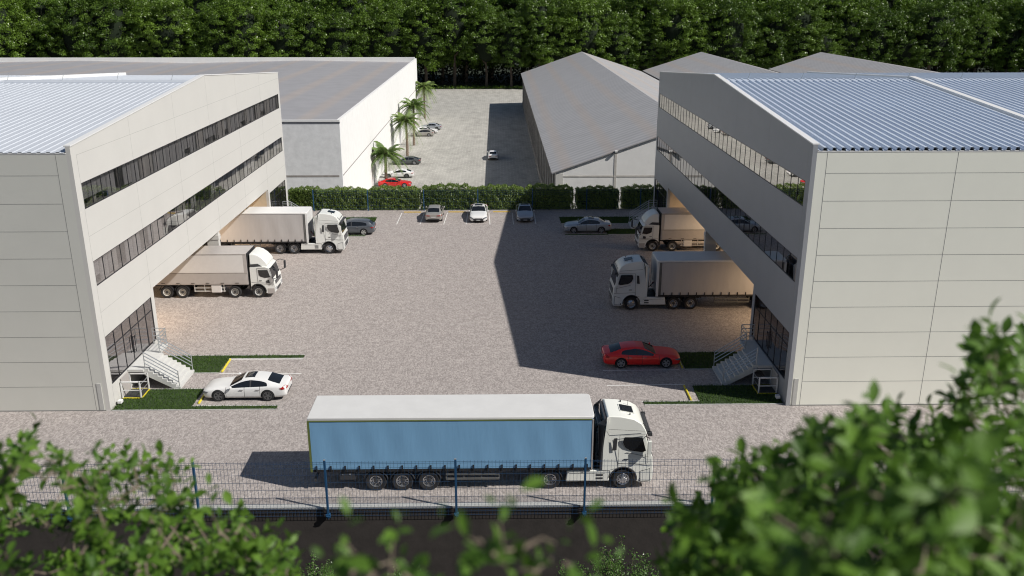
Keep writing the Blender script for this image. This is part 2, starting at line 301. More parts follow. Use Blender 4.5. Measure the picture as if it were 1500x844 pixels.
class MB:
    def __init__(s): s.v = []; s.f = []; s.m = []
    def add(s, vs, fs, mi=0, mx=None):
        o = len(s.v)
        for p in vs:
            p = Vector(p)
            s.v.append(tuple(mx @ p) if mx is not None else tuple(p))
        for f in fs: s.f.append(tuple(i + o for i in f)); s.m.append(mi)
        return s
    def box(s, x0, x1, y0, y1, z0, z1, mi=0, mx=None):
        if x0 > x1: x0, x1 = x1, x0
        if y0 > y1: y0, y1 = y1, y0
        if z0 > z1: z0, z1 = z1, z0
        return s.add([(x0,y0,z0),(x1,y0,z0),(x1,y1,z0),(x0,y1,z0),(x0,y0,z1),(x1,y0,z1),(x1,y1,z1),(x0,y1,z1)],
                     [(0,3,2,1),(4,5,6,7),(0,1,5,4),(1,2,6,5),(2,3,7,6),(3,0,4,7)], mi, mx)
    def quad(s, a, b, c, d, mi=0): return s.add([a,b,c,d], [(0,1,2,3)], mi)
    def prism(s, poly, ax, a0, a1, mi=0, mx=None):
        n = len(poly)
        def P(u, w, t): return {'y': (u, t, w), 'x': (t, u, w), 'z': (u, w, t)}[ax]
        vs = [P(u, w, a0) for u, w in poly] + [P(u, w, a1) for u, w in poly]
        fs = [tuple(range(n)), tuple(range(2*n-1, n-1, -1))] + [(i, i+n, (i+1) % n + n, (i+1) % n) for i in range(n)]
        return s.add(vs, fs, mi, mx)
    def tube(s, p0, p1, r, n=8, mi=0, r1=None, cap=True):
        p0, p1 = Vector(p0), Vector(p1); d = p1 - p0
        if d.length < 1e-6: return s
        q = d.to_track_quat('Z', 'Y'); r1 = r if r1 is None else r1
        vs = []
        for p, rr in ((p0, r), (p1, r1)):
            for i in range(n):
                a = 2*math.pi*i/n; vs.append(p + q @ Vector((math.cos(a)*rr, math.sin(a)*rr, 0)))
        fs = [(i, (i+1) % n, (i+1) % n + n, i+n) for i in range(n)]
        if cap: fs += [tuple(range(n-1, -1, -1)), tuple(range(n, 2*n))]
        return s.add(vs, fs, mi)
    def path(s, pts, r, n=6, mi=0, r1=None):
        pts = [Vector(p) for p in pts]; k = len(pts); r1 = r if r1 is None else r1
        vs = []
        for j, p in enumerate(pts):
            d = (pts[min(j+1, k-1)] - pts[max(j-1, 0)]); q = d.to_track_quat('Z', 'Y'); rr = r + (r1-r)*j/(k-1)
            for i in range(n):
                a = 2*math.pi*i/n; vs.append(p + q @ Vector((math.cos(a)*rr, math.sin(a)*rr, 0)))
        fs = []
        for j in range(k-1):
            for i in range(n):
                a = j*n+i; b = j*n+(i+1) % n; fs.append((a, b, b+n, a+n))
        fs += [tuple(range(n-1, -1, -1)), tuple(range((k-1)*n, k*n))]
        return s.add(vs, fs, mi)
    def lathe(s, prof, c, ax='y', n=24, mi=0, mis=None):
        vs = []; fs = []; ms = []
        for r, a in prof:
            for i in range(n):
                t = 2*math.pi*i/n; u, w = math.cos(t)*r, math.sin(t)*r
                vs.append({'y': (c[0]+u, c[1]+a, c[2]+w), 'x': (c[0]+a, c[1]+u, c[2]+w), 'z': (c[0]+u, c[1]+w, c[2]+a)}[ax])
        o = len(s.v); s.v += [tuple(v) for v in vs]
        for j in range(len(prof)-1):
            for i in range(n):
                a = j*n+i; b = j*n+(i+1) % n
                s.f.append((o+a, o+b, o+b+n, o+a+n)); s.m.append(mis[j] if mis else mi)
        return s
    def mesh(s, name, mats, smooth=None):
        me = bpy.data.meshes.new(name); me.from_pydata(s.v, [], s.f)
        for m in mats: me.materials.append(m)
        me.polygons.foreach_set('material_index', s.m)
        if smooth:
            me.polygons.foreach_set('use_smooth', [True]*len(s.f)); me.update(); me.set_sharp_from_angle(angle=R(smooth))
        me.update(); return me
    def build(s, name, mats, parent=None, smooth=None, bevel=0, seg=2, loc=None):
        if not isinstance(mats, (list, tuple)): mats = [mats]
        import bmesh
        me = s.mesh(name, mats)
        bm = bmesh.new(); bm.from_mesh(me); bmesh.ops.recalc_face_normals(bm, faces=bm.faces); bm.to_mesh(me); bm.free()
        if smooth:
            me.polygons.foreach_set('use_smooth', [True]*len(me.polygons)); me.set_sharp_from_angle(angle=R(smooth))
        o = link(name, me, parent)
        if loc: o.location = loc
        if bevel:
            b = o.modifiers.new('bevel', 'BEVEL'); b.width = bevel; b.segments = seg; b.limit_method = 'ANGLE'; b.angle_limit = R(35)
            if not smooth:
                me.polygons.foreach_set('use_smooth', [True]*len(me.polygons)); b.harden_normals = True
        return o

def link(name, me, parent=None, loc=None, rz=0):
    o = bpy.data.objects.new(name, me); COL.objects.link(o)
    if parent is not None: o.parent = parent
    if loc is not None: o.location = loc
    if rz: o.rotation_euler = (0, 0, rz)
    return o
def tag(o, label, cat, group=None, kind=None):
    if label: o['label'] = label
    if cat: o['category'] = cat
    if group: o['group'] = group
    if kind: o['kind'] = kind
    return o
def thing(name, label, cat, loc=(0,0,0), rz=0, group=None):
    o = link(name, None, None, loc, rz); return tag(o, label, cat, group)
def structure(o): o['kind'] = 'structure'; return o
def copy_tree(o, parent=None):
    c = o.copy(); COL.objects.link(c)
    if parent is not None: c.parent = parent
    for ch in [x for x in COL.objects if x.parent == o]: copy_tree(ch, c)
    return c

# ---------------------------------------------------------------- ground, paving, terrain
XL, XR, YF, YB, YM = -22.77, 17.08, 47.48, 94.83, 70.91
ZB = -5.0                                    # the yard behind the hedge lies lower
def sheet(name, x0, x1, y0, y1, z, m):
    o = MB().quad((x0,y0,z),(x1,y0,z),(x1,y1,z),(x0,y1,z)).build(name, M[m]); return structure(o)
sheet('ground', -2000, 2000, -600, 2500, -8.0, 'forestfloor')
sheet('yard_paving', -140, 140, 37.2, 98.75, 0.0, 'yard')
sheet('back_yard_paving', -140, 140, 98.75, 284.0, ZB, 'yardback')
sheet('forest_floor', -400, 400, 284.0, 700, ZB + 0.1, 'forestfloor')
structure(MB().box(-140, 140, 98.6, 98.75, ZB, -0.004).build('yard_edge', M['concrete']))
b = MB()
prof = [(-120, 19), (-12, 18.9), (0, 18.2), (8, 13.4), (20, 5.2), (30, -1.6), (34, -4.6), (37.0, -6.4)]
nx = 40; V = []; F = []
rr = random.Random(3)
for j, (y, z) in enumerate(prof):
    for i in range(nx+1): V.append((-120 + 240*i/nx, y, z + (rr.uniform(-.25, .25) if 0 < j < len(prof)-1 else 0)))
for j in range(len(prof)-1):
    for i in range(nx): a = j*(nx+1)+i; F.append((a, a+1, a+nx+2, a+nx+1))
b.add(V, F); structure(b.build('hillside', M['soil'], smooth=60))

# ---------------------------------------------------------------- the two facing halls
Z1T, Z1B, Z2T, Z2B, Z3T, Z3B, ZE, ZR_ = 13.41, 11.95, 8.95, 7.48, 4.38, 1.38, 15.51, 17.24
W0, W1, G1, G2, BAND = 48.16, 94.19, 55.36, 87.42, 4.85
B1, B2 = G1 + 0.5, G2 - 0.5                  # loading bay between the two entrance blocks
def hall(fx, d, label, front_mat, face_mat, flash_x, roof_mat, ribh):
    t = thing('warehouse_office_building', label, 'warehouse', (fx, YF, 0), 0, 'halls facing each other across the yard')
    ox, oy = fx, YF
    def X(u): return -d*u                     # local x; facade plane at 0, positive u runs into the building
    def bx(b, u0, u1, y0, y1, z0, z1, mi=0): b.box(X(u0), X(u1), y0-oy, y1-oy, z0, z1, mi)
    U = 74
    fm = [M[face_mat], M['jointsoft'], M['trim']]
    f = MB()
    f.prism([(YF-oy, Z1T), (YB-oy, Z1T), (YB-oy, ZE), (YM-oy, ZR_), (YF-oy, ZE)], 'x', X(0), X(.25))
    bx(f, 0, .25, YF, W0, Z1B, Z1T); bx(f, 0, .25, W1, YB, Z1B, Z1T)
    bx(f, 0, .25, YF, YB, Z2T, Z1B)
    bx(f, 0, .25, YF, W0, Z2B, Z2T); bx(f, 0, .25, W1, YB, Z2B, Z2T)
    bx(f, 0, .25, YF, YB, BAND, Z2B)
    bx(f, 0, .25, YF, B1, Z3T, BAND); bx(f, 0, .25, B2, YB, Z3T, BAND)
    bx(f, 0, .25, YF, W0, 0, Z3T); bx(f, 0, .25, G1, B1, 0, Z3T); bx(f, 0, .25, B2, G2, 0, Z3T); bx(f, 0, .25, W1, YB, 0, Z3T)
    bx(f, 0, .25, W0, G1, 0, Z3B); bx(f, 0, .25, G2, W1, 0, Z3B)
    for z in (14.97, 10.4, 5.9): bx(f, -.003, .01, YF+.65, YB, z-.009, z+.009, 1)
    for y in (55.5, 63.4, 71.0, 79.0, 87.0):
        ztop = ZE + (ZR_-ZE)*(1-abs(y-YM)/(YM-YF)) - .1
        for z0, z1 in ((Z1T, ztop), (Z2T, Z1B), (BAND, Z2B)): bx(f, -.003, .01, y-.008, y+.008, z0+.02, z1-.02, 1)
    bx(f, -.004, .01, YF+.62, YF+.64, .1, ZE-.5, 1)
    for s in (-1, 1):                          # thin capping along the gable
        y0 = YF if s < 0 else YB
        f.prism([(y0-oy, ZE+.003), (YM-oy, ZR_+.003), (YM-oy, ZR_+.07), (y0-oy, ZE+.07)], 'x', X(-.04), X(.33), 2)
    f.build('facade', fm, t)
    # end wall towards the street, built of stacked panels
    w = MB(); bx(w, .25, U, YF, YF+.25, 0, 15.12)
    for k in range(1, 10): bx(w, .82, U, YF-.004, YF+.01, k*1.551-.011, k*1.551+.011, 1)
    x = .82
    while x < U: bx(w, x-.011, x+.011, YF-.005, YF+.01, 0, 15.1, 1); x += 7.15
    bx(w, .35, .6, YF-.03, YF+.01, 0.05, 1.75, 2)
    w.build('front_wall', [M[front_mat], M['joint'], M['concrete']], t)
    w2 = MB(); bx(w2, .25, U, YB-.25, YB, 0, 15.2); bx(w2, U-.25, U, YF+.25, YB-.25, 0, 15.2); w2.build('rear_wall', M[face_mat], t)
    bx2 = MB(); bx(bx2, .25, U, YF-.015, YF+.02, 15.121, 15.19); bx(bx2, .26, U, YF-.02, YF+.25, -0.0, .06, 1)
    bx2.build('eave_trim', [M['trim'], M['joint']], t)
    # ribbed steel roof: real trapezoid ribs running down both slopes
    pitch, xs, zs = .5, [], []
    u = .34
    while u < U:
        for du, dz in ((0, 0), (.19, 0), (.24, ribh), (.40, ribh), (.45, 0)):
            xs.append(X(u+du)); zs.append(dz)
        u += pitch
    ys = [(YF-.03, 15.2), (YM, 16.8), (YB, 15.25)]
    n = len(xs); V = [(xs[i], y-oy, z+zs[i]) for (y, z) in ys for i in range(n)]
    F = [(j*n+i, j*n+i+1, (j+1)*n+i+1, (j+1)*n+i) for j in range(2) for i in range(n-1)]
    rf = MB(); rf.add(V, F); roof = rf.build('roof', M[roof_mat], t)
    rc = MB()
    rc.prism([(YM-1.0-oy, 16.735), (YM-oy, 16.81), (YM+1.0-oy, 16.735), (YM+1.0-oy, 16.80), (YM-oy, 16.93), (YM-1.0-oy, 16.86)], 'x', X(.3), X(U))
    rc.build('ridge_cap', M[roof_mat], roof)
    fl = MB(); ux = flash_x
    fl.prism([(YF-.03-oy, 15.2), (YM-oy, 16.8), (YM-oy, 17.1), (YF-.03-oy, 15.5)], 'x', X(ux-.22), X(ux+.22))
    fl.prism([(YB-oy, 15.25), (YM-oy, 16.8), (YM-oy, 17.1), (YB-oy, 15.55)], 'x', X(ux-.22), X(ux+.22))
    fl.build('parapet_flashing', M['trim'], roof)
    for k in range(5):
        r_ = MB(); uu = 2.5+k*4.2; r_.tube((X(uu), YM-oy-.3, 16.75), (X(uu)+.25, YM-oy-.3, 17.45), .02, 5); r_.build('roof_rod', M['rail'], roof)
    # ribbon windows
    for z0, z1 in ((Z1B, Z1T), (Z2B, Z2T)):
        g = MB(); fr = MB(); n = 37; rr = random.Random(int(z0*7) + (1 if d > 0 else 2))
        for i in range(n):
            ya = W0 + (W1-W0)*i/n; yb = W0 + (W1-W0)*(i+1)/n; a = rr.uniform(-.0012, .0012); c = rr.uniform(-.001, .001)
            uu = lambda y, z: .035 + a*(y-ya) + c*(z-z0)
            g.quad((X(uu(ya,z0)), ya-oy, z0), (X(uu(yb,z0)), yb-oy, z0), (X(uu(yb,z1)), yb-oy, z1), (X(uu(ya,z1)), ya-oy, z1))
            if i: bx(fr, .018, .055, ya-.02, ya+.02, z0+.04, z1-.04)
        bx(fr, .012, .06, W0, W1, z0, z0+.045); bx(fr, .012, .06, W0, W1, z1-.045, z1)
        bx(fr, .012, .06, W0, W0+.05, z0+.05, z1-.05); bx(fr, .012, .06, W1-.05, W1, z0+.05, z1-.05)
        rw = g.build('ribbon_window', M['windowleft' if d > 0 else 'window'], t); fr.build('window_frame', M['mullion'], rw)
    # glazed entrances with their doors
    for ya, yb in ((W0, G1), (G2, W1)):
        g = MB(); fr = MB(); n = 6; rr = random.Random(5)
        ed = [ya + (yb-ya)*i/n for i in range(n+1)]
        for i in range(n):
            for z0, z1 in ((Z3B, 3.5), (3.5, Z3T)):
                a = rr.uniform(-.002, .002)
                g.quad((X(.04), ed[i]-oy, z0), (X(.04+a), ed[i+1]-oy, z0), (X(.04+a), ed[i+1]-oy, z1), (X(.04), ed[i]-oy, z1))
            if i: bx(fr, .02, .07, ed[i]-.03, ed[i]+.03, Z3B+.06, Z3T-.06)
        bx(fr, .015, .075, ya, yb, Z3B, Z3B+.07); bx(fr, .015, .075, ya, yb, Z3T-.06, Z3T)
        bx(fr, .025, .065, ya+.06, yb-.06, 3.46, 3.53)
        bx(fr, .015, .075, ya, ya+.06, Z3B+.07, Z3T-.06); bx(fr, .015, .075, yb-.06, yb, Z3B+.07, Z3T-.06)
        e = g.build('glazed_entrance', M['windowdoor'], t); fr.build('entrance_frame', M['mullion'], e)
        h = MB(); ym = ed[3]
        for s in (-1, 1): h.tube((X(-.07), ym+s*.13-oy, 1.95), (X(-.07), ym+s*.13-oy, 3.05), .025, 6); 
        for s in (-1, 1):
            for z in (2.05, 2.95): h.tube((X(-.07), ym+s*.13-oy, z), (X(.05), ym+s*.13-oy, z), .018, 6)
        h.build('door_handle', M['mullion'], e)
    # what the glass lets through: floors, back walls, pillars, blinds
    i_ = MB()
    for z0, z1 in ((Z1B-.1, Z1T+.1), (Z2B-.1, Z2T+.1)):
        bx(i_, .26, 5.5, W0-.2, W1+.3, z0-.4, z0); bx(i_, .26, 5.5, W0-.2, W1+.3, z1, z1+.2); bx(i_, 5.3, 5.5, W0-.2, W1+.3, z0, z1)
        rr = random.Random(int(z0*3))
        y = W0 + 2.2
        while y < W1 - 1.5:
            bx(i_, .5, .9, y, y+.45, z0, z1, 1 if rr.random() < .7 else 0)
            if rr.random() < .4: bx(i_, .2, .23, y+.8, y+.8+rr.uniform(.5, 2.2), z0, z1, 1)
            y += rr.uniform(3.2, 6.5)
        pw = (W1-W0)/37
        for q in range(37):
            if rr.random() < ((.85 if z0 > 10 else .35) if d > 0 else .1): bx(i_, .30, .32, W0+pw*q+.03, W0+pw*(q+1)-.03, z0+rr.choice((.0, .0, .15, .5)), z1, 2)
    for ya, yb in ((YF+.26, B1-.26), (B2+.26, YB-.26)):
        bx(i_, .26, 6, ya, yb, Z3B-.3, Z3B-.01); bx(i_, 5.8, 6, ya, yb, Z3B, Z3T+.3); bx(i_, .26, 6, ya, yb, Z3T+.1, Z3T+.3, 0)
        bx(i_, 2, 2.4, ya+2.2, ya+2.6, Z3B, Z3T, 1)
    i_.build('office_interior', [M['innerdark'], M['innerlight'], M['blind']], t)
    # loading bay
    l = MB(); D = 14
    bx(l, .25, D, B1-.25, B1, 0, BAND); bx(l, .25, D, B2, B2+.25, 0, BAND); bx(l, D, D+.25, B1-.25, B2+.25, 0, BAND)
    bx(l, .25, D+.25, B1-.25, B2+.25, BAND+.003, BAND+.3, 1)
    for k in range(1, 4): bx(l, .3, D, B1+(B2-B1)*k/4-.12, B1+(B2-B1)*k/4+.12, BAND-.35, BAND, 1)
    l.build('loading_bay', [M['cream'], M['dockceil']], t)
    for k in range(5):
        dd = MB(); y0 = B1 + 2.2 + k*5.7; bx(dd, D-.06, D-.01, y0, y0+3, 1.1, 4.3); bx(dd, D-.25, D-.06, y0+.2, y0+2.8, .6, 1.1)
        dd.build('dock_door', M['boxgrey'], t)
    for uc in (.15, 7.2):
        c = MB(); bx(c, uc, uc+.95, YM-.28, YM+.18, 0, BAND-.01); bx(c, uc-.05, uc+1.4, YM-.33, YM+.23, BAND-.75, BAND-.36, 0); c.build('column', M['wall_light'], t, bevel=.02)
    return t
hall(XL, 1, 'sunlit left-hand warehouse with pale ribbed roof and bright ribbon-window facade', 'wall_left', 'wall_light', 15.9, 'steelroof', .032)
hall(XR, -1, 'right-hand warehouse with shade-blued ribbed roof and shaded facade of mirror windows', 'wall_right', 'wall_shade', 15.7, 'steelroofshade', .17)

# warm lamps under the ceilings of the two loading bays
for fx, d, side in ((XL, 1, 'left'), (XR, -1, 'right')):
    for k, y in enumerate((61.5, 77.5, 83.2)):
        nm = ('front', 'middle', 'far')[k]
        t = thing('ceiling_lamp', f'{nm} warm lamp under the {side} loading bay ceiling', 'lamp', (fx-d*4.2, y, BAND-.06), 0, 'warm lamps under the loading bay ceilings')
        bb = MB(); bb.box(-.7, .7, -.12, .12, -.04, .05); bb.build('lamp_housing', M['trim'], t)
        bb = MB(); bb.box(-.62, .62, -.09, .09, -.06, -.042); bb.build('lamp_diffuser', M['lampglow'], t)
        ld = bpy.data.lights.new('bay_light', 'AREA'); ld.shape = 'RECTANGLE'; ld.size = 1.2; ld.size_y = .6; ld.energy = 260; ld.color = (1, .72, .45)
        lo = link('bay_light', ld, t); lo.location = (0, 0, -.1)

# ---------------------------------------------------------------- stairs, lifts
def stairs(fx, d, y0, y1, ly0, ly1, label):
    t = thing('entrance_stairs', label, 'stairs', (fx, y0, 0), 0, 'white stairs up to the entrances')
    X = lambda u: d*u
    n = 8; x_top = 1.0; run = 2.1/n; rise = Z3B/n
    s = MB()
    s.box(X(.02), X(x_top), ly0-y0, ly1-y0, Z3B-.16, Z3B)
    poly = [(x_top, Z3B-.16)]
    poly = [(x_top, Z3B-.001)]
    for k in range(n):
        xk = x_top + run*(k+1); z = Z3B - rise*k; zn = Z3B - rise*(k+1)
        poly += [(x_top+run*k + (.0 if k else 0.0), z-.001), (xk, z-.001)]
        if zn > .01: poly += [(xk, zn)]
    poly = [p for i, p in enumerate(poly) if i == 0 or p != poly[i-1]]
    poly += [(x_top+run*n, 0.003), (x_top+run*n-.35, 0.003), (x_top, Z3B-.42)]
    s.prism([(X(a), z) for a, z in poly], 'y', 0, y1-y0)
    s.box(X(.02), X(x_top+.0), y1-y0+.02, y1-y0+.14, 0.003, Z3B-.17)
    s.build('flight', M['stairwhite'], t)
    for yy in (.06, y1-y0-.06):
        r = MB()
        a = (X(x_top+.05), yy, Z3B); b_ = (X(x_top+run*n-.08), yy, rise*.6)
        for h in (.35, .6, .85, 1.08):
            r.tube((a[0], a[1], a[2]+h), (b_[0], b_[1], b_[2]+h), .028, 6)
        r.tube(a, (a[0], a[1], a[2]+1.1), .03, 6); r.tube((b_[0], b_[1], b_[2]-.1), (b_[0], b_[1], b_[2]+1.1), .03, 6)
        r.build('handrail', M['rail'], t)
    r = MB()
    ye = ly1-y0-.05
    for h in (.3, .57, .84, 1.1):
        r.tube((X(.1), ye, Z3B+h), (X(x_top-.05), ye, Z3B+h), .028, 6)
        r.tube((X(x_top-.05), y1-y0+.05, Z3B+h), (X(x_top-.05), ye, Z3B+h), .028, 6)
    for xx in (.1, x_top-.05): r.tube((X(xx), ye, Z3B), (X(xx), ye, Z3B+1.1), .03, 6)
    r.build('landing_rail', M['rail'], t)
stairs(XL, 1, 50.42, 53.05, 50.3, 54.6, 'sunlit white stairs beside the white coupe and left lift cage')
stairs(XR, -1, 50.42, 53.05, 50.3, 54.6, 'shaded stairs beside the parked red coupe')
stairs(XL, 1, 89.2, 91.8, 88.2, 92.0, 'stairs mostly hidden behind the curtain trailer, by the left building far corner')
stairs(XR, -1, 89.2, 91.8, 88.2, 92.0, 'shaded stairs between the silver sedan and the far box lorry')

def lift(fx, d, label):
    t = thing('platform_lift', label, 'platform lift', (fx, 49.0, 0), 0, 'low platform lifts beside the stairs')
    X = lambda u: d*u
    b = MB(); b.box(X(.12), X(1.2), .08, 1.3, .03, .1); b.build('platform', M['plastic'], t)
    b = MB()
    b.box(X(.05), X(1.25), .03, .08, .02, .1); b.box(X(.05), X(1.25), 1.3, 1.35, .02, .1); b.box(X(1.2), X(1.25), .08, 1.3, .02, .1)
    b.build('kerb_frame', M['yellow'], t)
    for y in (.03, 1.31):
        b = MB()
        for x in (.1, 1.2): b.box(X(x-.035), X(x+.035), y-.02, y+.05, .1, 1.15)
        b.box(X(.1), X(1.2), y-.02, y+.05, 1.08, 1.15); b.box(X(.14), X(1.16), y, y+.03, .55, .6)
        b.build('side_frame', M['trim'], t)
    b = MB(); b.box(X(.06), X(.1), .15, 1.25, .1, 1.3); b.build('mast', M['boxgrey'], t)
    b = MB(); b.tube((X(1.2), .05, .9), (X(1.2), 1.33, .9), .02, 6); b.tube((X(1.2), .05, .5), (X(1.2), 1.33, .5), .02, 6); b.build('gate', M['rail'], t)
lift(XL, 1, 'sunlit white and yellow platform lift cage on the left lawn')
lift(XR, -1, 'shaded platform lift cage beside the right-hand stairs')
def floodlight(fx, d, y, label):
    t = thing('ground_floodlight', label, 'floodlight', (fx+d*.25, y, 0), 0, 'small floodlights at the foot of the facades')
    b = MB(); b.box(-.12, .12, -.16, .16, .12, .3); b.build('lamp_head', M['trim'], t, bevel=.02)
    b = MB(); b.box(-.03, .03, -.05, .05, 0, .12); b.build('bracket', M['plastic'], t)
floodlight(XL, 1, 48.3, 'small white floodlight on the lawn at the foot of the sunlit facade')
floodlight(XR, -1, 48.3, 'small white floodlight at the foot of the shaded facade')

# ---------------------------------------------------------------- lawns, kerbs, markings
lawns = [(-22.7, -18.2, 47.5, 50.35), (-18.2, -13.1, 47.5, 47.92), (-22.7, -18.05, 52.85, 55.7), (-18.05, -13.1, 55.2, 55.7),
         (12.1, 17.0, 47.72, 50.35), (8.7, 12.1, 47.72, 48.1), (12.2, 17.0, 52.95, 55.75), (7.0, 12.2, 55.35, 55.75),
         (-22.7, -13.2, 91.6, 94.8), (-22.7, -18.0, 86.9, 89.1), (-18.0, -13.4, 86.75, 87.15),
         (6.8, 17.0, 91.7, 94.6), (11.2, 17.0, 87.2, 89.3), (6.9, 11.2, 86.85, 87.2)]
gb = MB(); V = []; F = []; T = []
rr = random.Random(11)
for x0, x1, y0, y1 in lawns:
    gb.quad((x0,y0,.03),(x1,y0,.03),(x1,y1,.03),(x0,y1,.03))
    for k in range(int((x1-x0)*(y1-y0)*260)):
        x = rr.uniform(x0-.03, x1+.03); y = rr.uniform(y0-.03, y1+.03); a = rr.uniform(0, 6.28); h = rr.uniform(.07, .17)*(1.35 if rr.random() < .1 else 1); w = rr.uniform(.012, .03)
        lx, ly = rr.gauss(0, .05), rr.gauss(0, .05); c, s_ = math.cos(a)*w, math.sin(a)*w
        o = len(V); V += [(x-c, y-s_, .01), (x+c, y+s_, .01), (x+lx, y+ly, h)]; F.append((o, o+1, o+2)); T.append(rr.random())
tg = gb.build('lawn_turf', M['grassbase']); structure(tg)
go = link('grass', fast_mesh('grass', V, F, [M['grass']], T)); tag(go, 'dark green mown grass on the verges beside the stairs and parking bays', 'grass', kind='stuff')
k = MB()
for x0, x1, y0, y1 in lawns:
    for (a, b_, c, d_) in ((x0, x1, y0-.06, y0), (x0, x1, y1, y1+.06)):
        k.box(a, b_, c, d_, .002, .045)
structure(k.build('lawn_kerb', M['concrete']))
mk = MB()
def line(x0, y0, x1, y1, w=.09):
    dx, dy = x1-x0, y1-y0; l = math.hypot(dx, dy); nx_, ny_ = -dy/l*w/2, dx/l*w/2
    mk.quad((x0+nx_, y0+ny_, .005), (x0-nx_, y0-ny_, .005), (x1-nx_, y1-ny_, .005), (x1+nx_, y1+ny_, .005))
for a in ((-18.0,52.75,-12.7,52.68), (-18.0,50.38,-12.9,50.3), (-18.0,48.05,-13.1,47.98), (-18,55.1,-13.1,55.1),
          (6.8,52.83,11.8,52.88), (6.8,50.5,11.7,50.6), (7.0,55.25,12.1,55.3), (8.6,48.2,11.9,48.2),
          (-10.7,96.9,-10.73,91.7), (-8.2,96.9,-8.25,91.6), (-5.6,96.9,-5.72,91.6), (-3.3,96.9,-3.35,91.6), (-.95,96.8,-.8,91.5), (1.65,96.8,1.7,91.5), (4.1,96.8,4.1,91.7),
          (-17.9,91.5,-13.2,91.5), (6.9,91.6,11.2,91.6), (-17.9,89.2,-13.2,89.2)): line(*a)
structure(mk.build('parking_line', M['white_line']))
def wheel_stop(x0, y0, x1, y1, m, label, group):
    dx, dy = x1-x0, y1-y0; l = math.hypot(dx, dy); t = thing('wheel_stop', label, 'wheel stop', ((x0+x1)/2, (y0+y1)/2, 0), math.atan2(dy, dx), group)
    b = MB(); b.prism([(-.06, 0.003), (.06, 0.003), (.04, .10), (-.04, .10)], 'x', -l/2, l/2); b.build('bar', M[m], t, bevel=.01)
    b = MB()
    for s in (-.3, .3): b.tube((l*s, 0, .09), (l*s, 0, .115), .03, 8)
    b.build('bolt', M['rail'], t)
gA = 'yellow wheel stops in the side parking bays'
wheel_stop(-17.9, 48.3, -17.95, 50.2, 'yellow', 'sunlit yellow wheel stop under the nose of the white coupe', gA)
wheel_stop(-17.88, 52.95, -17.93, 55.05, 'yellow', 'yellow wheel stop of the empty bay behind the white coupe', gA)
wheel_stop(11.6, 48.25, 11.6, 50.35, 'yellow', 'half-sunlit yellow wheel stop in the empty bay in front of the red coupe', gA)
wheel_stop(12.05, 53.1, 12.05, 55.2, 'yellow', 'shaded yellow wheel stop at the nose of the red coupe', gA)
wheel_stop(11.3, 89.3, 11.3, 91.3, 'yellow', 'shaded yellow wheel stop behind the silver sedan', gA)
gB = 'low ochre kerb bars before the hedge'
for x0, x1, w in ((-10.5, -8.55, 'left of the pale grey saloon'), (-5.5, -3.55, 'left of the white car parked nose-out'), (-.5, 1.45, 'left of the silver car in shade')):
    wheel_stop(x0, 97.15, x1, 97.12, 'ochre', f'ochre kerb bar by the hedge, {w}', gB)

# ---------------------------------------------------------------- retaining wall and front fence
t = thing('retaining_wall', 'dark retaining wall dropping below the front fence', 'retaining wall', (0, 36.9, 0))
b = MB(); b.box(-90, 90, 0, .3, -7.5, -.1); b.build('wall_face', M['retain'], t)
b = MB(); b.box(-90, 90, -.03, .296, -.098, .02); b.build('coping', M['concrete'], t, bevel=.01)
def fence(name, label, xs, y, z0, h, cat='fence', step=.165, wire=.0045, bracket=True, off=0.0):
    t = thing(name, label, cat, (0, y, z0))
    n = 0
    for i, x in enumerate(xs):
        p = MB(); p.box(x-.045, x+.045, -.1, -.01, -.38 if bracket else 0, h+.12); p.box(x-.05, x+.05, -.105, -.005, h+.12, h+.15, 1)
        if bracket:
            p.box(x-.11, x+.11, -.13, .02, -.42, -.24); p.tube((x-.07, -.14, -.33), (x+.07, -.14, -.33), .035, 6); p.tube((x, -.14, -.36), (x, -.06, -.52), .035, 8)
        p.build('post', [M['fence'], M['rail']], t)
        if i+1 < len(xs):
            xa, xb = x+.05, xs[i+1]-.05; m = MB(); k = int((xb-xa)/step); nn = 0
            zb = -.42 if bracket else .04
            for j in range(k+1):
                xx = xa + (xb-xa)*j/k
                m.box(xx-wire, xx+wire, -wire*1.2, wire*.4, zb, h+.03)
            for z in ((-.38, -.18) if bracket else ()) + (.08, .28, .62, 1.02, 1.42, 1.82, h-.32, h-.1, h-.02):
                m.box(xa, xb, -wire*2.6, -wire*1.3, z-wire*1.3, z+wire*1.3)
            if bracket: m.box(xa, xb, -.02, -.008, -.01, .015)
            m.build('mesh_panel', M['wire'], t)
    return t
fence('wire_fence', 'blue wire mesh fence along the front edge of the yard, before the big lorry', [-2.03+6.1*k for k in range(-6, 8)], 36.78, 0.0, 2.5, step=.165, wire=.0052)
fence('hedge_fence', 'blue wire mesh fence in front of the hedge', [-20.7, -14.6, -8.3, -2.2, 3.95, 10.1, 16.2, 22.3], 98.0, 0.0, 2.35, step=.3, wire=.005, bracket=False)

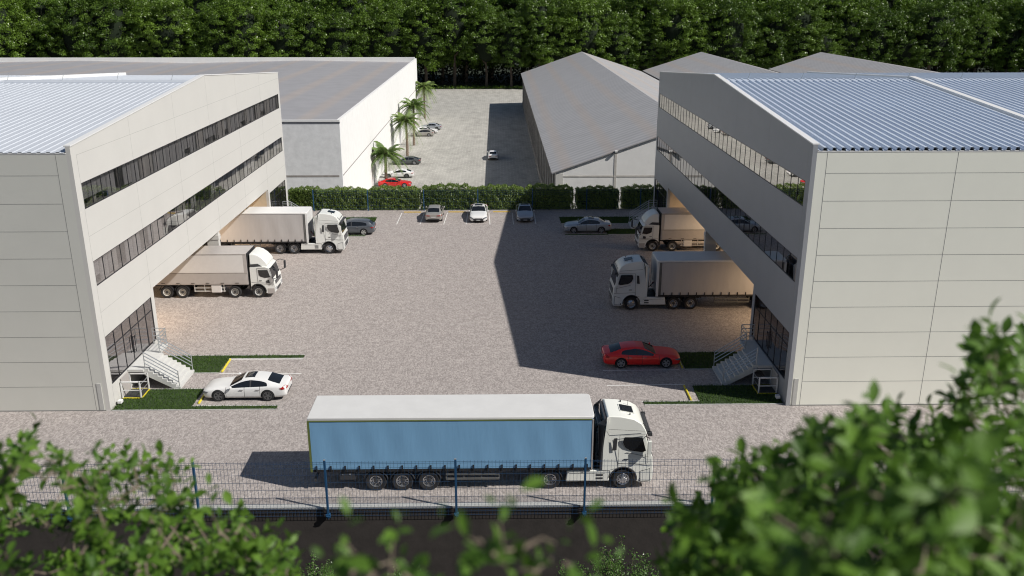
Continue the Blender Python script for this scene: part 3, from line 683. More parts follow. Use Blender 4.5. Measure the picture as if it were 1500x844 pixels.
# ---------------------------------------------------------------- hedge
def leaf_cards(pts, nrm, size, rnd, jitter=.7):
    n = len(pts); rs = np.random.RandomState(rnd)
    d = nrm + rs.normal(0, jitter, (n, 3)); d /= np.linalg.norm(d, axis=1)[:, None] + 1e-9
    u = np.cross(d, rs.normal(0, 1, (n, 3))); u /= np.linalg.norm(u, axis=1)[:, None] + 1e-9
    w = np.cross(d, u); s = (size*rs.uniform(.6, 1.3, n))[:, None]
    V = np.stack([pts-u*s, pts-w*s*.5, pts+u*s, pts+w*s*.5], 1).reshape(-1, 3)
    F = np.arange(4*n).reshape(-1, 4); return V, F
def hedge_mesh(name, w, dpt, h, n, seed):
    rs = np.random.RandomState(seed)
    # points on a lumpy rounded box
    P = []; N = []
    while len(P) < n:
        f = rs.rand()
        x = rs.uniform(-w/2, w/2); y = rs.uniform(-dpt/2, dpt/2); z = rs.uniform(0.02, h)
        if f < .5: y = -dpt/2; nn = (0, -1, 0.1)
        elif f < .78: z = h; nn = (0, 0, 1)
        elif f < .86: x = -w/2; nn = (-1, 0, 0)
        elif f < .94: x = w/2; nn = (1, 0, 0)
        else: y = dpt/2; nn = (0, 1, 0)
        ex = abs(x)/(w/2); rnd = .22*max(0, ex-.7)/.3
        zz = z*(1-rnd*.45) if z > h*.6 else z
        lump = .05*math.sin(x*1.3+seed)+.06*math.sin(x*7.1+z*5+seed*2)+.06*math.sin(z*8+x*4.3)
        P.append((x + nn[0]*lump + rs.normal(0, .05), y + nn[1]*lump + rs.normal(0, .08), max(.03, zz + nn[2]*lump*1.3 + rs.normal(0, .05)))); N.append(nn)
    V, F = leaf_cards(np.array(P), np.array(N), .085, seed, 1.0)
    T = rs.beta(1.0, 1.3, n)
    return fast_mesh(name, V, F, [M['hedge']], T)
hm = [hedge_mesh('hedge_leaves', 5.6, 1.5, 2.35, 9000, s) for s in (1, 2, 3)]
hspan = [(-23.6, -19.8), (-19.7, -14.75), (-14.6, -8.75), (-8.5, -2.6), (-2.5, 3.1), (3.2, 8.55), (8.95, 13.8), (14.2, 19.5)]
hlab = ['hedge block next to the sunlit building corner', 'hedge block behind the lorry cab', 'hedge block left of the pale grey saloon, below the palm', 'tall hedge block between the pale grey saloon and the white car',
        'hedge block behind the white car, right half shaded', 'dark shaded hedge block behind the silver car', 'shaded hedge block between the two bright gaps', 'shaded hedge block beside the far right stairs']
for i, (a, b_) in enumerate(hspan):
    t = thing('hedge', hlab[i], 'hedge', ((a+b_)/2, 99.15, 0), 0, 'clipped hedge blocks behind the fence')
    o = link('foliage', hm[i % 3], t); o.scale = ((b_-a)/5.6, 1, [1.0, .97, 1.02, 1.1, 1.05, 1.08, .98, 1.02][i])
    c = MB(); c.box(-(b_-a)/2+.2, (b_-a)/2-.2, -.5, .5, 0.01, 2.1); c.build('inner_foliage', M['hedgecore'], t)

# ---------------------------------------------------------------- big white hall behind on the left
t = thing('white_hall', 'large white hall with grey sheet roof behind the sunlit building', 'warehouse', (-19.18, 108.9, ZB))
bx0, by0 = -19.18, 108.9
H8 = 8.72 - ZB
b = MB(); b.box(-111, 0, 0, .4, 0, H8-.42); b.build('front_wall', M['plastergrey'], t)
b = MB(); b.box(-111, -.4, -.012, 0.002, 6.72, 6.96); b.box(0, .012, .4, 109.9, 6.8, 6.94); b.build('wall_groove', M['shedcol'], t)
b = MB(); b.box(-.4, 0, .4, 109.9, 0, H8); b.box(-111, -.4, 109.5, 109.9, 0, H8+.3); b.box(-111, -110.6, .4, 109.5, 0, H8); b.build('side_wall', M['plaster'], t)
b = MB(); b.box(-111, .02, -.06, .45, H8-.20, H8+.02); b.box(-111, 0.01, -.03, .3, H8-.418, H8-.205, 1); b.build('parapet_cap', [M['trim'], M['fasciadark']], t)
xs = [(-.4, 7.9), (-26.8, 8.35), (-53, 7.75), (-80, 8.35), (-110.6, 7.8)]
V = []; F = []
for x, z in xs: V += [(x, .45, z-ZB), (x, 109.5, z-ZB)]
for i in range(len(xs)-1): F.append((2*i, 2*i+1, 2*i+3, 2*i+2))
b = MB(); b.add(V, F); b.build('roof', M['roofback'], t)

# ---------------------------------------------------------------- three gabled sheds behind on the right
def shed(x0, xr, x1, ze0, zr, ze1, label, pil):
    y0, y1 = 103.0, 242.0
    t = thing('gabled_shed', label, 'shed', (xr, y0, ZB), 0, 'long gabled sheds behind the hedge')
    L = lambda x: x-xr; Z = lambda z: z-ZB
    in0, in1 = x0+.5, x1-.5
    def zat(x): return (ze0+(zr-ze0)*(x-x0)/(xr-x0)) if x < xr else (ze1+(zr-ze1)*(x1-x)/(x1-xr))
    b = MB(); b.prism([(L(in0), 0), (L(in1), 0), (L(in1), Z(zat(in1))-.12), (0, Z(zr)-.12), (L(in0), Z(zat(in0))-.12)], 'y', .12, .75)
    b.build('gable_wall', M['plaster'], t); b = MB()
    b.prism([(L(in0), 0), (L(in1), 0), (L(in1), Z(zat(in1))-.12), (0, Z(zr)-.12), (L(in0), Z(zat(in0))-.12)], 'y', y1-y0-.8, y1-y0-.5)
    b.build('gable_wall', M['plaster'], t)
    b = MB(); b.box(L(in0)+.9, L(in1)-.3, .095, .119, Z(2.85)-.11, Z(2.85)+.11)
    for x in pil: b.box(L(x)-.14, L(x)+.14, .08, .117, 0, Z(zat(x))-.15)
    b.build('concrete_frame', M['shedpier'], t)
    b = MB(); b.box(L(in0)-.02, L(in0)+.85, .08, .119, 0, Z(zat(in0+.4))-.3); b.build('corner_pier', M['wall_light'], t)
    b = MB(); b.box(L(in0), L(in0)+.15, .75, y1-y0-.8, 0, Z(ze0)-.05); b.box(L(in1)-.15, L(in1), .75, y1-y0-.8, 0, Z(ze1)-.05); b.build('side_wall', M['shedwin'], t)
    b = MB(); y = 3.0
    while y < y1-y0-1:
        b.box(L(in0)-.16, L(in0)-.002, y, y+.45, 0, Z(ze0)-.1); y += 5.0
    b.box(L(in0)-.1, L(in0)-.004, .8, y1-y0-.9, 0, 1.0)
    b.build('pilasters', M['shedcol'], t)
    b = MB()
    b.prism([(L(x0), Z(ze0)), (0, Z(zr)), (0, Z(zr)+.12), (L(x0), Z(ze0)+.12)], 'y', 0, y1-y0)
    b.prism([(L(x1), Z(ze1)), (0, Z(zr)), (0, Z(zr)+.12), (L(x1), Z(ze1)+.12)], 'y', 0, y1-y0)
    rf = b.build('roof', M['roofshed'], t)
    b = MB()
    b.prism([(L(x0), Z(ze0)-.1), (0, Z(zr)-.1), (0, Z(zr)-.005), (L(x0), Z(ze0)-.005)], 'y', -.04, .06)
    b.prism([(L(x1), Z(ze1)-.1), (0, Z(zr)-.1), (0, Z(zr)-.005), (L(x1), Z(ze1)-.005)], 'y', -.04, .06)
    b.build('barge_board', M['fasciadark'], rf)
shed(6.42, 22.5, 38.8, 3.2, 8.8, 3.6, 'nearest gabled shed, white plaster gable beside the hedge', [13.9, 22.5, 31])
shed(39.0, 54.35, 72.4, 3.9, 8.7, 4.1, 'middle gabled shed showing only its grey roof peak', [46, 54.35, 63])
shed(72.7, 86.3, 119, 4.2, 8.6, 3.3, 'rightmost gabled shed roof behind the blue-grey roof', [79, 86.3, 100])
# small floodlight on the shed gable
t = thing('wall_lamp', 'tiny white lamp at the eave of the nearest shed gable', 'lamp', (13.9, 102.9, 5.75))
b = MB(); b.box(-.15, .15, -.2, .1, .0, .2); b.build('lamp_head', M['trim'], t)
b = MB(); b.box(-.04, .04, .05, .5, .05, .12); b.build('bracket', M['plastic'], t)

# ---------------------------------------------------------------- cars
def cage(stations, mats_rule):
    """half profile of 10 points per station; returns mesh data of a mirrored cage"""
    V = []; F = []; MI = []
    K = 10
    for s in stations:
        x, w, zb, zm, zsh, wb, w6, z6, w7, z7, zt = s
        half = [(0, zb), (w*.84, zb), (w*.975, zb+.13), (w, zm), (w*.98, zsh-.07), (wb, zsh), (w6, z6), (w7, z7), (w7*.5, zt-.01), (0, zt)]
        V += [(x, y, z) for y, z in half] + [(x, -y, z) for y, z in half[1:-1]]
    n = 2*K-2
    ring = list(range(K)) + list(range(n-1, K-1, -1))     # closed ring order
    def rowof(i): return i if i < K-1 else n-1-i
    for j in range(len(stations)-1):
        for i in range(n):
            a, b = ring[i], ring[(i+1) % n]
            F.append((j*n+a, j*n+b, (j+1)*n+b, (j+1)*n+a)); MI.append(mats_rule(j, rowof(i)))
    for j, rev in ((0, False), (len(stations)-1, True)):
        o = j*n
        for i in range(K-1):
            L = lambda q: o+q
            Rr = lambda q: o+(q if q in (0, K-1) else K-1+q)
            if i == 0: f = (L(0), L(1), Rr(1))
            elif i == K-2: f = (L(i), L(K-1), Rr(i))
            else: f = (L(i), L(i+1), Rr(i+1), Rr(i))
            F.append(f); MI.append(mats_rule(-1 if not rev else 99, i))
    return V, F, MI
# station: x, w, zb, zm, zshoulder, wbelt, w_glass_top, z_glass_top, w_rail, z_rail, z_top
COUPE = [(2.52,.60,.26,.42,.56,.55,.45,.58,.34,.595,.60),(2.46,.80,.20,.42,.62,.74,.60,.655,.46,.68,.69),(2.25,.93,.17,.44,.71,.86,.72,.76,.58,.785,.80),(1.95,.96,.17,.46,.77,.88,.75,.83,.62,.855,.875),
         (1.55,.98,.17,.48,.81,.89,.78,.88,.64,.905,.93),(1.12,.965,.17,.50,.84,.89,.80,.90,.68,.93,.975),(.86,.96,.17,.50,.87,.885,.84,.92,.80,.955,1.0),
         (.10,.955,.17,.50,.90,.87,.71,1.28,.65,1.355,1.40),(-.38,.955,.17,.50,.92,.87,.665,1.335,.59,1.42,1.455),(-.45,.955,.17,.50,.92,.87,.66,1.34,.585,1.42,1.46),(-1.0,.965,.17,.51,.95,.87,.665,1.29,.58,1.38,1.415),
         (-1.42,.975,.17,.52,.98,.87,.71,1.16,.60,1.30,1.335),(-1.62,.975,.18,.52,1.0,.87,.80,1.04,.62,1.22,1.27),(-2.12,.955,.20,.52,1.0,.84,.76,1.01,.63,1.04,1.075),(-2.38,.93,.24,.54,.98,.82,.74,.99,.60,1.0,1.01),
         (-2.50,.88,.30,.56,.93,.78,.70,.95,.56,.96,.965),(-2.55,.80,.36,.58,.86,.70,.62,.87,.5,.88,.885)]
def rule_coupe(j, r):
    if j == -1: return 4 if r in (2, 3) else (6 if r in (0, 1) else 0)
    if j == 99: return 6 if r in (0, 1) else (0 if r != 4 else 0)
    if r in (0,): return 6
    if r == 5 and j in (6, 7, 9, 10): return 1
    if r == 5 and j in (8,): return 6
    if r in (7, 8) and j == 6: return 2
    if r in (7, 8) and j in (11, 12): return 3
    if r == 4 and j in (1, 2) and False: return 5
    return 0
_z = lambda z: .45+(z-.45)*.925 if z > .45 else z
COUPE = [(x, w, zb, zm, _z(a), wb, w6, _z(b), w7, _z(c), _z(d)) for x, w, zb, zm, a, wb, w6, b, w7, c, d in COUPE]
SEDAN = [(2.42,.58,.26,.42,.60,.54,.45,.62,.34,.63,.64),(2.36,.78,.20,.42,.66,.72,.60,.69,.46,.71,.72),(2.15,.89,.17,.46,.76,.83,.70,.80,.58,.82,.84),(1.85,.92,.17,.48,.82,.86,.74,.87,.62,.89,.91),
         (1.50,.93,.17,.50,.86,.87,.77,.91,.64,.93,.955),(1.15,.925,.17,.50,.89,.87,.79,.94,.68,.965,1.0),(.98,.92,.17,.50,.91,.865,.80,.95,.73,.975,1.03),
         (.32,.915,.17,.50,.94,.85,.68,1.30,.58,1.385,1.42),(-.15,.915,.17,.50,.95,.85,.64,1.36,.57,1.445,1.475),(-.22,.915,.17,.50,.95,.85,.64,1.36,.565,1.445,1.48),(-.95,.92,.17,.52,.97,.85,.66,1.31,.565,1.40,1.435),
         (-1.22,.925,.17,.52,.985,.85,.72,1.16,.58,1.34,1.385),(-1.32,.925,.18,.52,.99,.85,.78,1.03,.60,1.31,1.36),(-1.85,.91,.20,.54,1.0,.83,.74,1.03,.62,1.05,1.08),(-2.2,.89,.24,.54,.99,.80,.72,1.02,.60,1.03,1.045),
         (-2.36,.85,.30,.56,.95,.76,.68,.98,.56,.99,1.0),(-2.42,.78,.36,.58,.86,.70,.62,.88,.5,.89,.90)]
WAGON = [s for s in SEDAN[:10]] + [(-1.0,.92,.17,.52,.97,.85,.655,1.35,.57,1.435,1.465),(-1.75,.925,.17,.52,.99,.85,.68,1.27,.57,1.38,1.42),(-1.98,.92,.18,.52,1.0,.85,.76,1.12,.57,1.33,1.385),
         (-2.30,.90,.22,.54,1.0,.82,.74,1.02,.66,1.05,1.075),(-2.42,.86,.28,.56,.97,.78,.70,.98,.60,.99,1.0),(-2.50,.80,.34,.58,.88,.72,.62,.9,.5,.91,.92)]
def rule_wagon(j, r):
    if j == 99: return 6 if r in (0, 1) else 0
    if r == 5 and j in (6, 7, 9, 10): return 1
    if r == 5 and j == 11: return 0
    if r in (7, 8) and j == 12: return 3
    return rule_coupe(j, r) if j not in (11, 12) else (6 if r == 0 else 0)
AX = {'coupe': (1.52, -1.43, .36), 'sedan': (1.45, -1.38, .34), 'wagon': (1.45, -1.42, .34)}
_car_cache = {}
def car_mesh(kind):
    """returns evaluated mesh: subdivided shell with the wheel arches cut out"""
    if kind in _car_cache: return _car_cache[kind]
    st, rule = {'coupe': (COUPE, rule_coupe), 'sedan': (SEDAN, rule_coupe), 'wagon': (WAGON, rule_wagon)}[kind]
    V, F, MI = cage(st, rule)
    me = bpy.data.meshes.new('shell'); me.from_pydata(V, [], F); me.polygons.foreach_set('material_index', MI)
    slots = ['cabwhite', 'vglass', 'vglass', 'vglass', 'plastic', 'lampclear', 'plastic']
    for s in slots: me.materials.append(M[s])
    me.polygons.foreach_set('use_smooth', [True]*len(F)); me.update()
    import bmesh
    bm = bmesh.new(); bm.from_mesh(me); bmesh.ops.recalc_face_normals(bm, faces=bm.faces)
    cl = bm.edges.layers.float.new('crease_edge'); bm.verts.ensure_lookup_table(); nr = 18; sharp = set()
    for j in range(1, len(st)-2):
        for i in (5, 7, 9+5, 9+7, 2, 9+2): sharp.add((j*nr+i, (j+1)*nr+i))
    for e in bm.edges:
        ms = {f.material_index for f in e.link_faces}
        if len(ms) > 1: e[cl] = .8
        elif tuple(sorted(e_.index for e_ in e.verts)) in sharp: e[cl] = .45
    bm.to_mesh(me); bm.free()
    o = link('shell_tmp', me); sub = o.modifiers.new('s', 'SUBSURF'); sub.levels = 2; sub.render_levels = 2
    fa, ra, r = AX[kind]
    c = MB()
    for ax in (fa, ra):
        for s in (-1, 1):
            c.lathe([(.001, 0), (r+.055, 0), (r+.055, .6), (.001, .6)], (ax, .66 if s > 0 else -1.26, r-.01), 'y', 28)
    cm = c.mesh('cut', [M[x] for x in slots]); cm.polygons.foreach_set('material_index', [6]*len(cm.polygons))
    bm = bmesh.new(); bm.from_mesh(cm); bmesh.ops.remove_doubles(bm, verts=bm.verts, dist=.002); bmesh.ops.recalc_face_normals(bm, faces=bm.faces); bm.to_mesh(cm); bm.free()
    co = link('cut_tmp', cm); bo = o.modifiers.new('b', 'BOOLEAN'); bo.operation = 'DIFFERENCE'; bo.object = co; bo.solver = 'EXACT'
    dg = bpy.context.evaluated_depsgraph_get(); dg.update()
    ev = bpy.data.meshes.new_from_object(o.evaluated_get(dg)); ev.name = 'car_shell_'+kind
    bpy.data.objects.remove(o); bpy.data.objects.remove(co)
    _car_cache[kind] = ev; return ev
def split_mesh(me, idxs, name, mats, side=0):
    import bmesh
    bm = bmesh.new(); bm.from_mesh(me)
    bmesh.ops.delete(bm, geom=[f for f in bm.faces if f.material_index not in idxs or (side and f.calc_center_median().y*side < 0)], context='FACES')
    for f in bm.faces: f.material_index = idxs.index(f.material_index) if len(mats) > 1 else 0; f.smooth = True
    m = bpy.data.meshes.new(name); bm.to_mesh(m); bm.free()
    for x in mats: m.materials.append(x)
    m.update(); m.set_sharp_from_angle(angle=R(40)); return m
_wheel_cache = {}
def car_wheel(parent, x, y, r, rim, side):
    key = (r, rim)
    if key not in _wheel_cache:
        w = .23
        t = MB(); t.lathe([(r*.66, w*.46), (r*.93, w*.5), (r, w*.36), (r, -w*.36), (r*.93, -w*.5), (r*.66, -w*.46)], (0,0,0), 'y', 32)
        tm = t.mesh('tyre', [M['tyre']], 40)
        q = MB(); rr_ = r*.70
        q.lathe([(rr_*.02, w*.22), (rr_*.9, w*.22)], (0,0,0), 'y', 24, 1)
        q.lathe([(rr_, w*.46), (rr_*1.0, w*.50), (rr_*.90, w*.47), (rr_*.88, w*.2)], (0,0,0), 'y', 32, 0)
        for k in range(10):
            a = 2*math.pi*k/10 + (.12 if k % 2 else -.12); ca, sa = math.cos(a), math.sin(a)
            mx = Matrix(((ca, 0, -sa, 0), (0, 1, 0, 0), (sa, 0, ca, 0), (0, 0, 0, 1)))
            q.box(.03, rr_*.92, w*.34, w*.45, -.022, .022, 0, mx)
        q.lathe([(.001, w*.47), (.055, w*.46), (.06, w*.3)], (0,0,0), 'y', 12, 0)
        qm = q.mesh('rim', [M[rim], M['plastic']], 40)
        _wheel_cache[key] = (tm, qm)
    tm, qm = _wheel_cache[key]
    o = link('wheel', tm, parent, (x, y, r)); q = link('rim', qm, o)
    if side < 0: o.rotation_euler = (0, 0, math.pi)
    return o
_part_cache = {}
_bvh = {}
def snap_patch(t, kind, name, cn, m, m2=None, nu=8, nv=3, down=False):
    """a lamp or roof glass that follows the curve of the body: a grid laid on its surface"""
    from mathutils.bvhtree import BVHTree
    if kind not in _bvh:
        me = car_mesh(kind); _bvh[kind] = BVHTree.FromPolygons([v.co.copy() for v in me.vertices], [tuple(p.vertices) for p in me.polygons])
    a, b, c, d = [Vector(x) for x in cn]; V = []
    for j in range(nv+1):
        for i in range(nu+1):
            u, v = i/nu, j/nv; p = (a*(1-u)+b*u)*(1-v) + (d*(1-u)+c*u)*v
            if down: hit = _bvh[kind].ray_cast(Vector((p.x, p.y, 2.5)), Vector((0, 0, -1)))
            else: hit = _bvh[kind].find_nearest(p)
            q, nn = hit[0], hit[1]
            if down and nn.z < 0: nn = -nn
            if not down and nn.dot(Vector((p.x, p.y, 0))) < 0: nn = -nn
            V.append(q + nn*.014)
    F = [(j*(nu+1)+i, j*(nu+1)+i+1, (j+1)*(nu+1)+i+1, (j+1)*(nu+1)+i) for j in range(nv) for i in range(nu)]
    g = MB(); g.add(V, F); o = g.build(name, m, t, smooth=60); so = o.modifiers.new('s', 'SOLIDIFY'); so.thickness = .02; so.offset = 0
    return o
def car(kind, paint, rim, label, loc, rz, group=None, sunroof=False, tail='lampred'):
    """local +x is the nose"""
    t = thing('parked_car', label, 'car', loc, rz, group)
    me = car_mesh(kind); pk = (kind, paint)
    if kind not in _part_cache:
        _part_cache[kind] = (split_mesh(me, [0, 4, 5, 6], 'body', [M['cabwhite'], M['plastic'], M['lampclear'], M['plastic']]), (split_mesh(me, [1], 'side_window', [M['vglass']], 1), split_mesh(me, [1], 'side_window', [M['vglass']], -1)),
                             split_mesh(me, [2], 'windscreen', [M['vglass']]), split_mesh(me, [3], 'rear_window', [M['vglass']]))
    bd, sw, ws, rw = _part_cache[kind]
    if pk not in _part_cache:
        b2 = bd.copy(); b2.name = 'body'; b2.materials[0] = M[paint]; _part_cache[pk] = b2
    body = link('body', _part_cache[pk], t)
    for nm, m in (('side_window', sw[0]), ('side_window', sw[1]), ('windscreen', ws), ('rear_window', rw)): link(nm, m, t)
    fa, ra, r = AX[kind]
    W = .98 if kind == 'coupe' else .93
    for x in (fa, ra):
        for s in (-1, 1): car_wheel(t, x, s*(W-.135), r, rim, s)
    nz = 2.52 if kind == 'coupe' else 2.42; tz = {'coupe': -2.55, 'sedan': -2.42, 'wagon': -2.5}[kind]
    for s in (-1, 1):
        snap_patch(t, kind, 'headlight', [(nz+.02, s*.50, .46), (nz-.30, s*(W+.05), .56), (nz-.42, s*(W+.05), .66), (nz+.02, s*.52, .56)], M['headdark'], None)
        snap_patch(t, kind, 'tail_light', [(tz-.05, s*.36, .74), (tz+.26, s*(W+.05), .74), (tz+.40, s*(W+.05), .85), (tz-.05, s*.36, .82)], M[tail], None)
        mr = MB(); fx = .72 if kind == 'coupe' else .84
        mr.lathe([(.001, -.07), (.06, -.06), (.085, -.01), (.08, .045), (.001, .06)], (fx, s*(W+.06), .94 if kind == 'coupe' else 1.0), 'x', 12)
        mr.box(fx-.03, fx+.02, min(s*(W-.1), s*(W+.02)), max(s*(W-.1), s*(W+.02)), .88 if kind == 'coupe' else .93, .92 if kind == 'coupe' else .97)
        mr.build('wing_mirror', [M[paint]], t, smooth=60)
        for xh in ((.02, -.95) if kind == 'coupe' else (.12, -.85)):
            d = MB(); zh = .74 if kind == 'coupe' else .80; d.box(xh-.02, xh+.2, s*(W-.012)-.02, s*(W-.012)+.02, zh, zh+.03); d.build('door_handle', M['chrome'], t)
    g = MB(); g.box(nz-.03, nz+.02, -.40, .40, .38, .52); g.build('grille', M['plastic'], t, bevel=.02)
    g = MB(); g.box(nz-.02, nz+.035, -.2, .2, .30, .37); g.box(tz-.02, tz+.02, -.24, .24, .56, .66); g.build('number_plate', M['plate'], t)
    if sunroof:
        g = MB(); zt = 1.41 if kind == 'coupe' else 1.43
        snap_patch(t, kind, 'sunroof', [(-.05, -.42, 1.6), (-.05, .42, 1.6), (-.62, .42, 1.7), (-.62, -.42, 1.7)], M['vglass'], None, down=True)
    if kind == 'wagon':
        for s in (-1, 1):
            g = MB(); g.path([(.15, s*.57, 1.40), (-.2, s*.56, 1.485), (-1.2, s*.56, 1.475), (-1.7, s*.56, 1.40)], .016, 6); g.build('roof_rail', M['chrome'], t)
    # people-carrying inside is dark: seats hint behind the glass is unnecessary, the glass is opaque
    return t
M['headdark'] = mat('smoked_headlight', (0.16, 0.17, 0.19), 0.12, coat=0.6)
SE = (1.05, -.05, -.98); SE2 = (1.1, .15, -.85)
M['p_white'] = carpaint('pearl_white_paint', (0.78, 0.78, 0.77), 0, .3, SE)
M['p_red'] = carpaint('deep_red_paint', (0.85, 0.015, 0.01), 0, .3, SE)
M['p_redsun'] = carpaint('bright_red_paint', (0.62, 0.015, 0.012), 0, .3, SE)
M['p_grey'] = carpaint('slate_grey_paint', (0.14, 0.155, 0.175), .5, .35, SE2)
M['p_dark'] = carpaint('dark_grey_paint', (0.10, 0.11, 0.11), .4, .35, SE)
M['p_silver'] = carpaint('silver_paint', (0.45, 0.48, 0.52), .5, .32, SE2)
M['p_champ'] = carpaint('warm_silver_paint', (0.42, 0.40, 0.37), .4, .35, SE2)
PI = math.pi
car('coupe', 'p_white', 'darkrim', 'large white fastback coupe with a glass sunroof parked beside the left lawn', (-15.27, 49.55, 0), PI, sunroof=True)
car('coupe', 'p_red', 'silverrim', 'red fastback coupe parked in shade by the right-hand lawn', (9.45, 54.1, 0), 0)
car('sedan', 'p_silver', 'silverrim', 'silver sedan parked side-on in shade beside the far right lawn', (9.25, 88.55, 0), PI, sunroof=True)
car('wagon', 'p_grey', 'steelrim', 'slate grey estate car behind the white lorry cab', (-15.0, 88.15, 0), PI)
g3 = 'cars parked nose to tail with the hedge'
car('sedan', 'p_champ', 'silverrim', 'pale grey saloon parked at the hedge with its tail lights to the yard', (-6.85, 94.65, 0), PI/2, g3)
car('coupe', 'p_white', 'darkrim', 'white car with dark sunroof parked nose-out at the hedge', (-2.05, 94.6, 0), -PI/2, g3, sunroof=True)
car('sedan', 'p_silver', 'darkrim', 'silver-blue car parked nose-out in the shadow at the hedge', (2.98, 94.5, 0), -PI/2, g3, sunroof=True)
g4 = 'cars along the white hall'
car('coupe', 'p_redsun', 'silverrim', 'bright red car half hidden by the hedge under the nearest palm', (-15.8, 135.3, ZB), 0, g4)
car('coupe', 'p_white', 'darkrim', 'white fastback next to the bright red car below the palm', (-16.1, 142.9, ZB), PI, g4)
car('coupe', 'p_dark', 'silverrim', 'dark grey car between the first and second palm', (-15.9, 154.6, ZB), PI, g4)
car('wagon', 'p_champ', 'silverrim', 'pale beige estate, nearest of the distant trio by the white hall', (-15.7, 187.0, ZB), PI, g4)
car('coupe', 'p_white', 'silverrim', 'white car, middle of the distant trio by the white hall', (-15.2, 191.3, ZB), 0, g4)
car('sedan', 'p_silver', 'darkrim', 'silver car, farthest of the distant trio by the white hall', (-14.6, 196.5, ZB), PI, g4)
car('sedan', 'p_white', 'silverrim', 'white car driving away along the edge of the shed shadow', (-.75, 160.2, ZB), PI/2)

# ---------------------------------------------------------------- lorries
_tw = {}
def truck_wheel(parent, x, y, r, side, style):
    key = (r, style)
    if key not in _tw:
        w = .30
        t = MB(); t.lathe([(r*.58, w*.40), (r*.66, w*.47), (r*.93, w*.5), (r, w*.38), (r, -w*.38), (r*.93, -w*.5), (r*.58, -w*.4)], (0,0,0), 'y', 40)
        tm = t.mesh('tyre', [M['tyre']], 35)
        q = MB(); rr_ = r*.60; m0 = 0
        if style == 'front':
            q.lathe([(rr_, w*.42), (rr_*1.0, w*.50), (rr_*.93, w*.47), (rr_*.82, w*.36), (rr_*.55, w*.52), (rr_*.45, w*.56), (rr_*.44, w*.74), (.001, w*.76)], (0,0,0), 'y', 32)
            for k in range(10):
                a = 2*PI*k/10; q.tube((math.cos(a)*rr_*.70, w*.40, math.sin(a)*rr_*.70), (math.cos(a)*rr_*.70, w*.47, math.sin(a)*rr_*.70), .032, 8, 1)
        else:
            q.lathe([(rr_, w*.42), (rr_*1.0, w*.50), (rr_*.92, w*.46), (rr_*.86, w*.05), (rr_*.5, -w*.05), (rr_*.48, w*.22), (rr_*.36, w*.26)], (0,0,0), 'y', 32)
            q.lathe([(rr_*.40, w*.22), (rr_*.36, w*.42), (.001, w*.44)], (0,0,0), 'y', 20, 2)
            for k in range(10):
                a = 2*PI*k/10+.2; q.tube((math.cos(a)*rr_*.70, -w*.02, math.sin(a)*rr_*.70), (math.cos(a)*rr_*.70, w*.06, math.sin(a)*rr_*.70), .036, 8, 1)
        for k in range(10):
            a = 2*PI*k/10+.3; u = .50 if style == 'front' else .57; yy = w*(.52 if style == 'front' else .0)
            q.tube((math.cos(a)*rr_*u, yy, math.sin(a)*rr_*u), (math.cos(a)*rr_*u, yy+.04, math.sin(a)*rr_*u), .016, 6, 0)
        _tw[key] = (tm, q.mesh('rim', [M['chrome'] if style != 'steel' else M['steelrim'], M['plastic'], M['plastic']], 35))
    tm, qm = _tw[key]
    o = link('wheel', tm, parent, (x, y, r)); link('rim', qm, o)
    if side < 0: o.rotation_euler = (0, 0, PI)
def hw_solid(outline, name, mats, parent, bevel=.06, mi=None):
    """outline: (x, z, halfwidth) round the side silhouette"""
    n = len(outline); b = MB()
    V = [(x, -w, z) for x, z, w in outline] + [(x, w, z) for x, z, w in outline]
    F = [tuple(range(n)), tuple(range(2*n-1, n-1, -1))] + [(i, i+n, (i+1) % n+n, (i+1) % n) for i in range(n)]
    b.add(V, F); return b.build(name, mats, parent, smooth=38, bevel=bevel, seg=3)
def arc(cx, cz, r, a0, a1, n): return [(cx+math.cos(R(a0+(a1-a0)*k/n))*r, cz+math.sin(R(a0+(a1-a0)*k/n))*r) for k in range(n+1)]
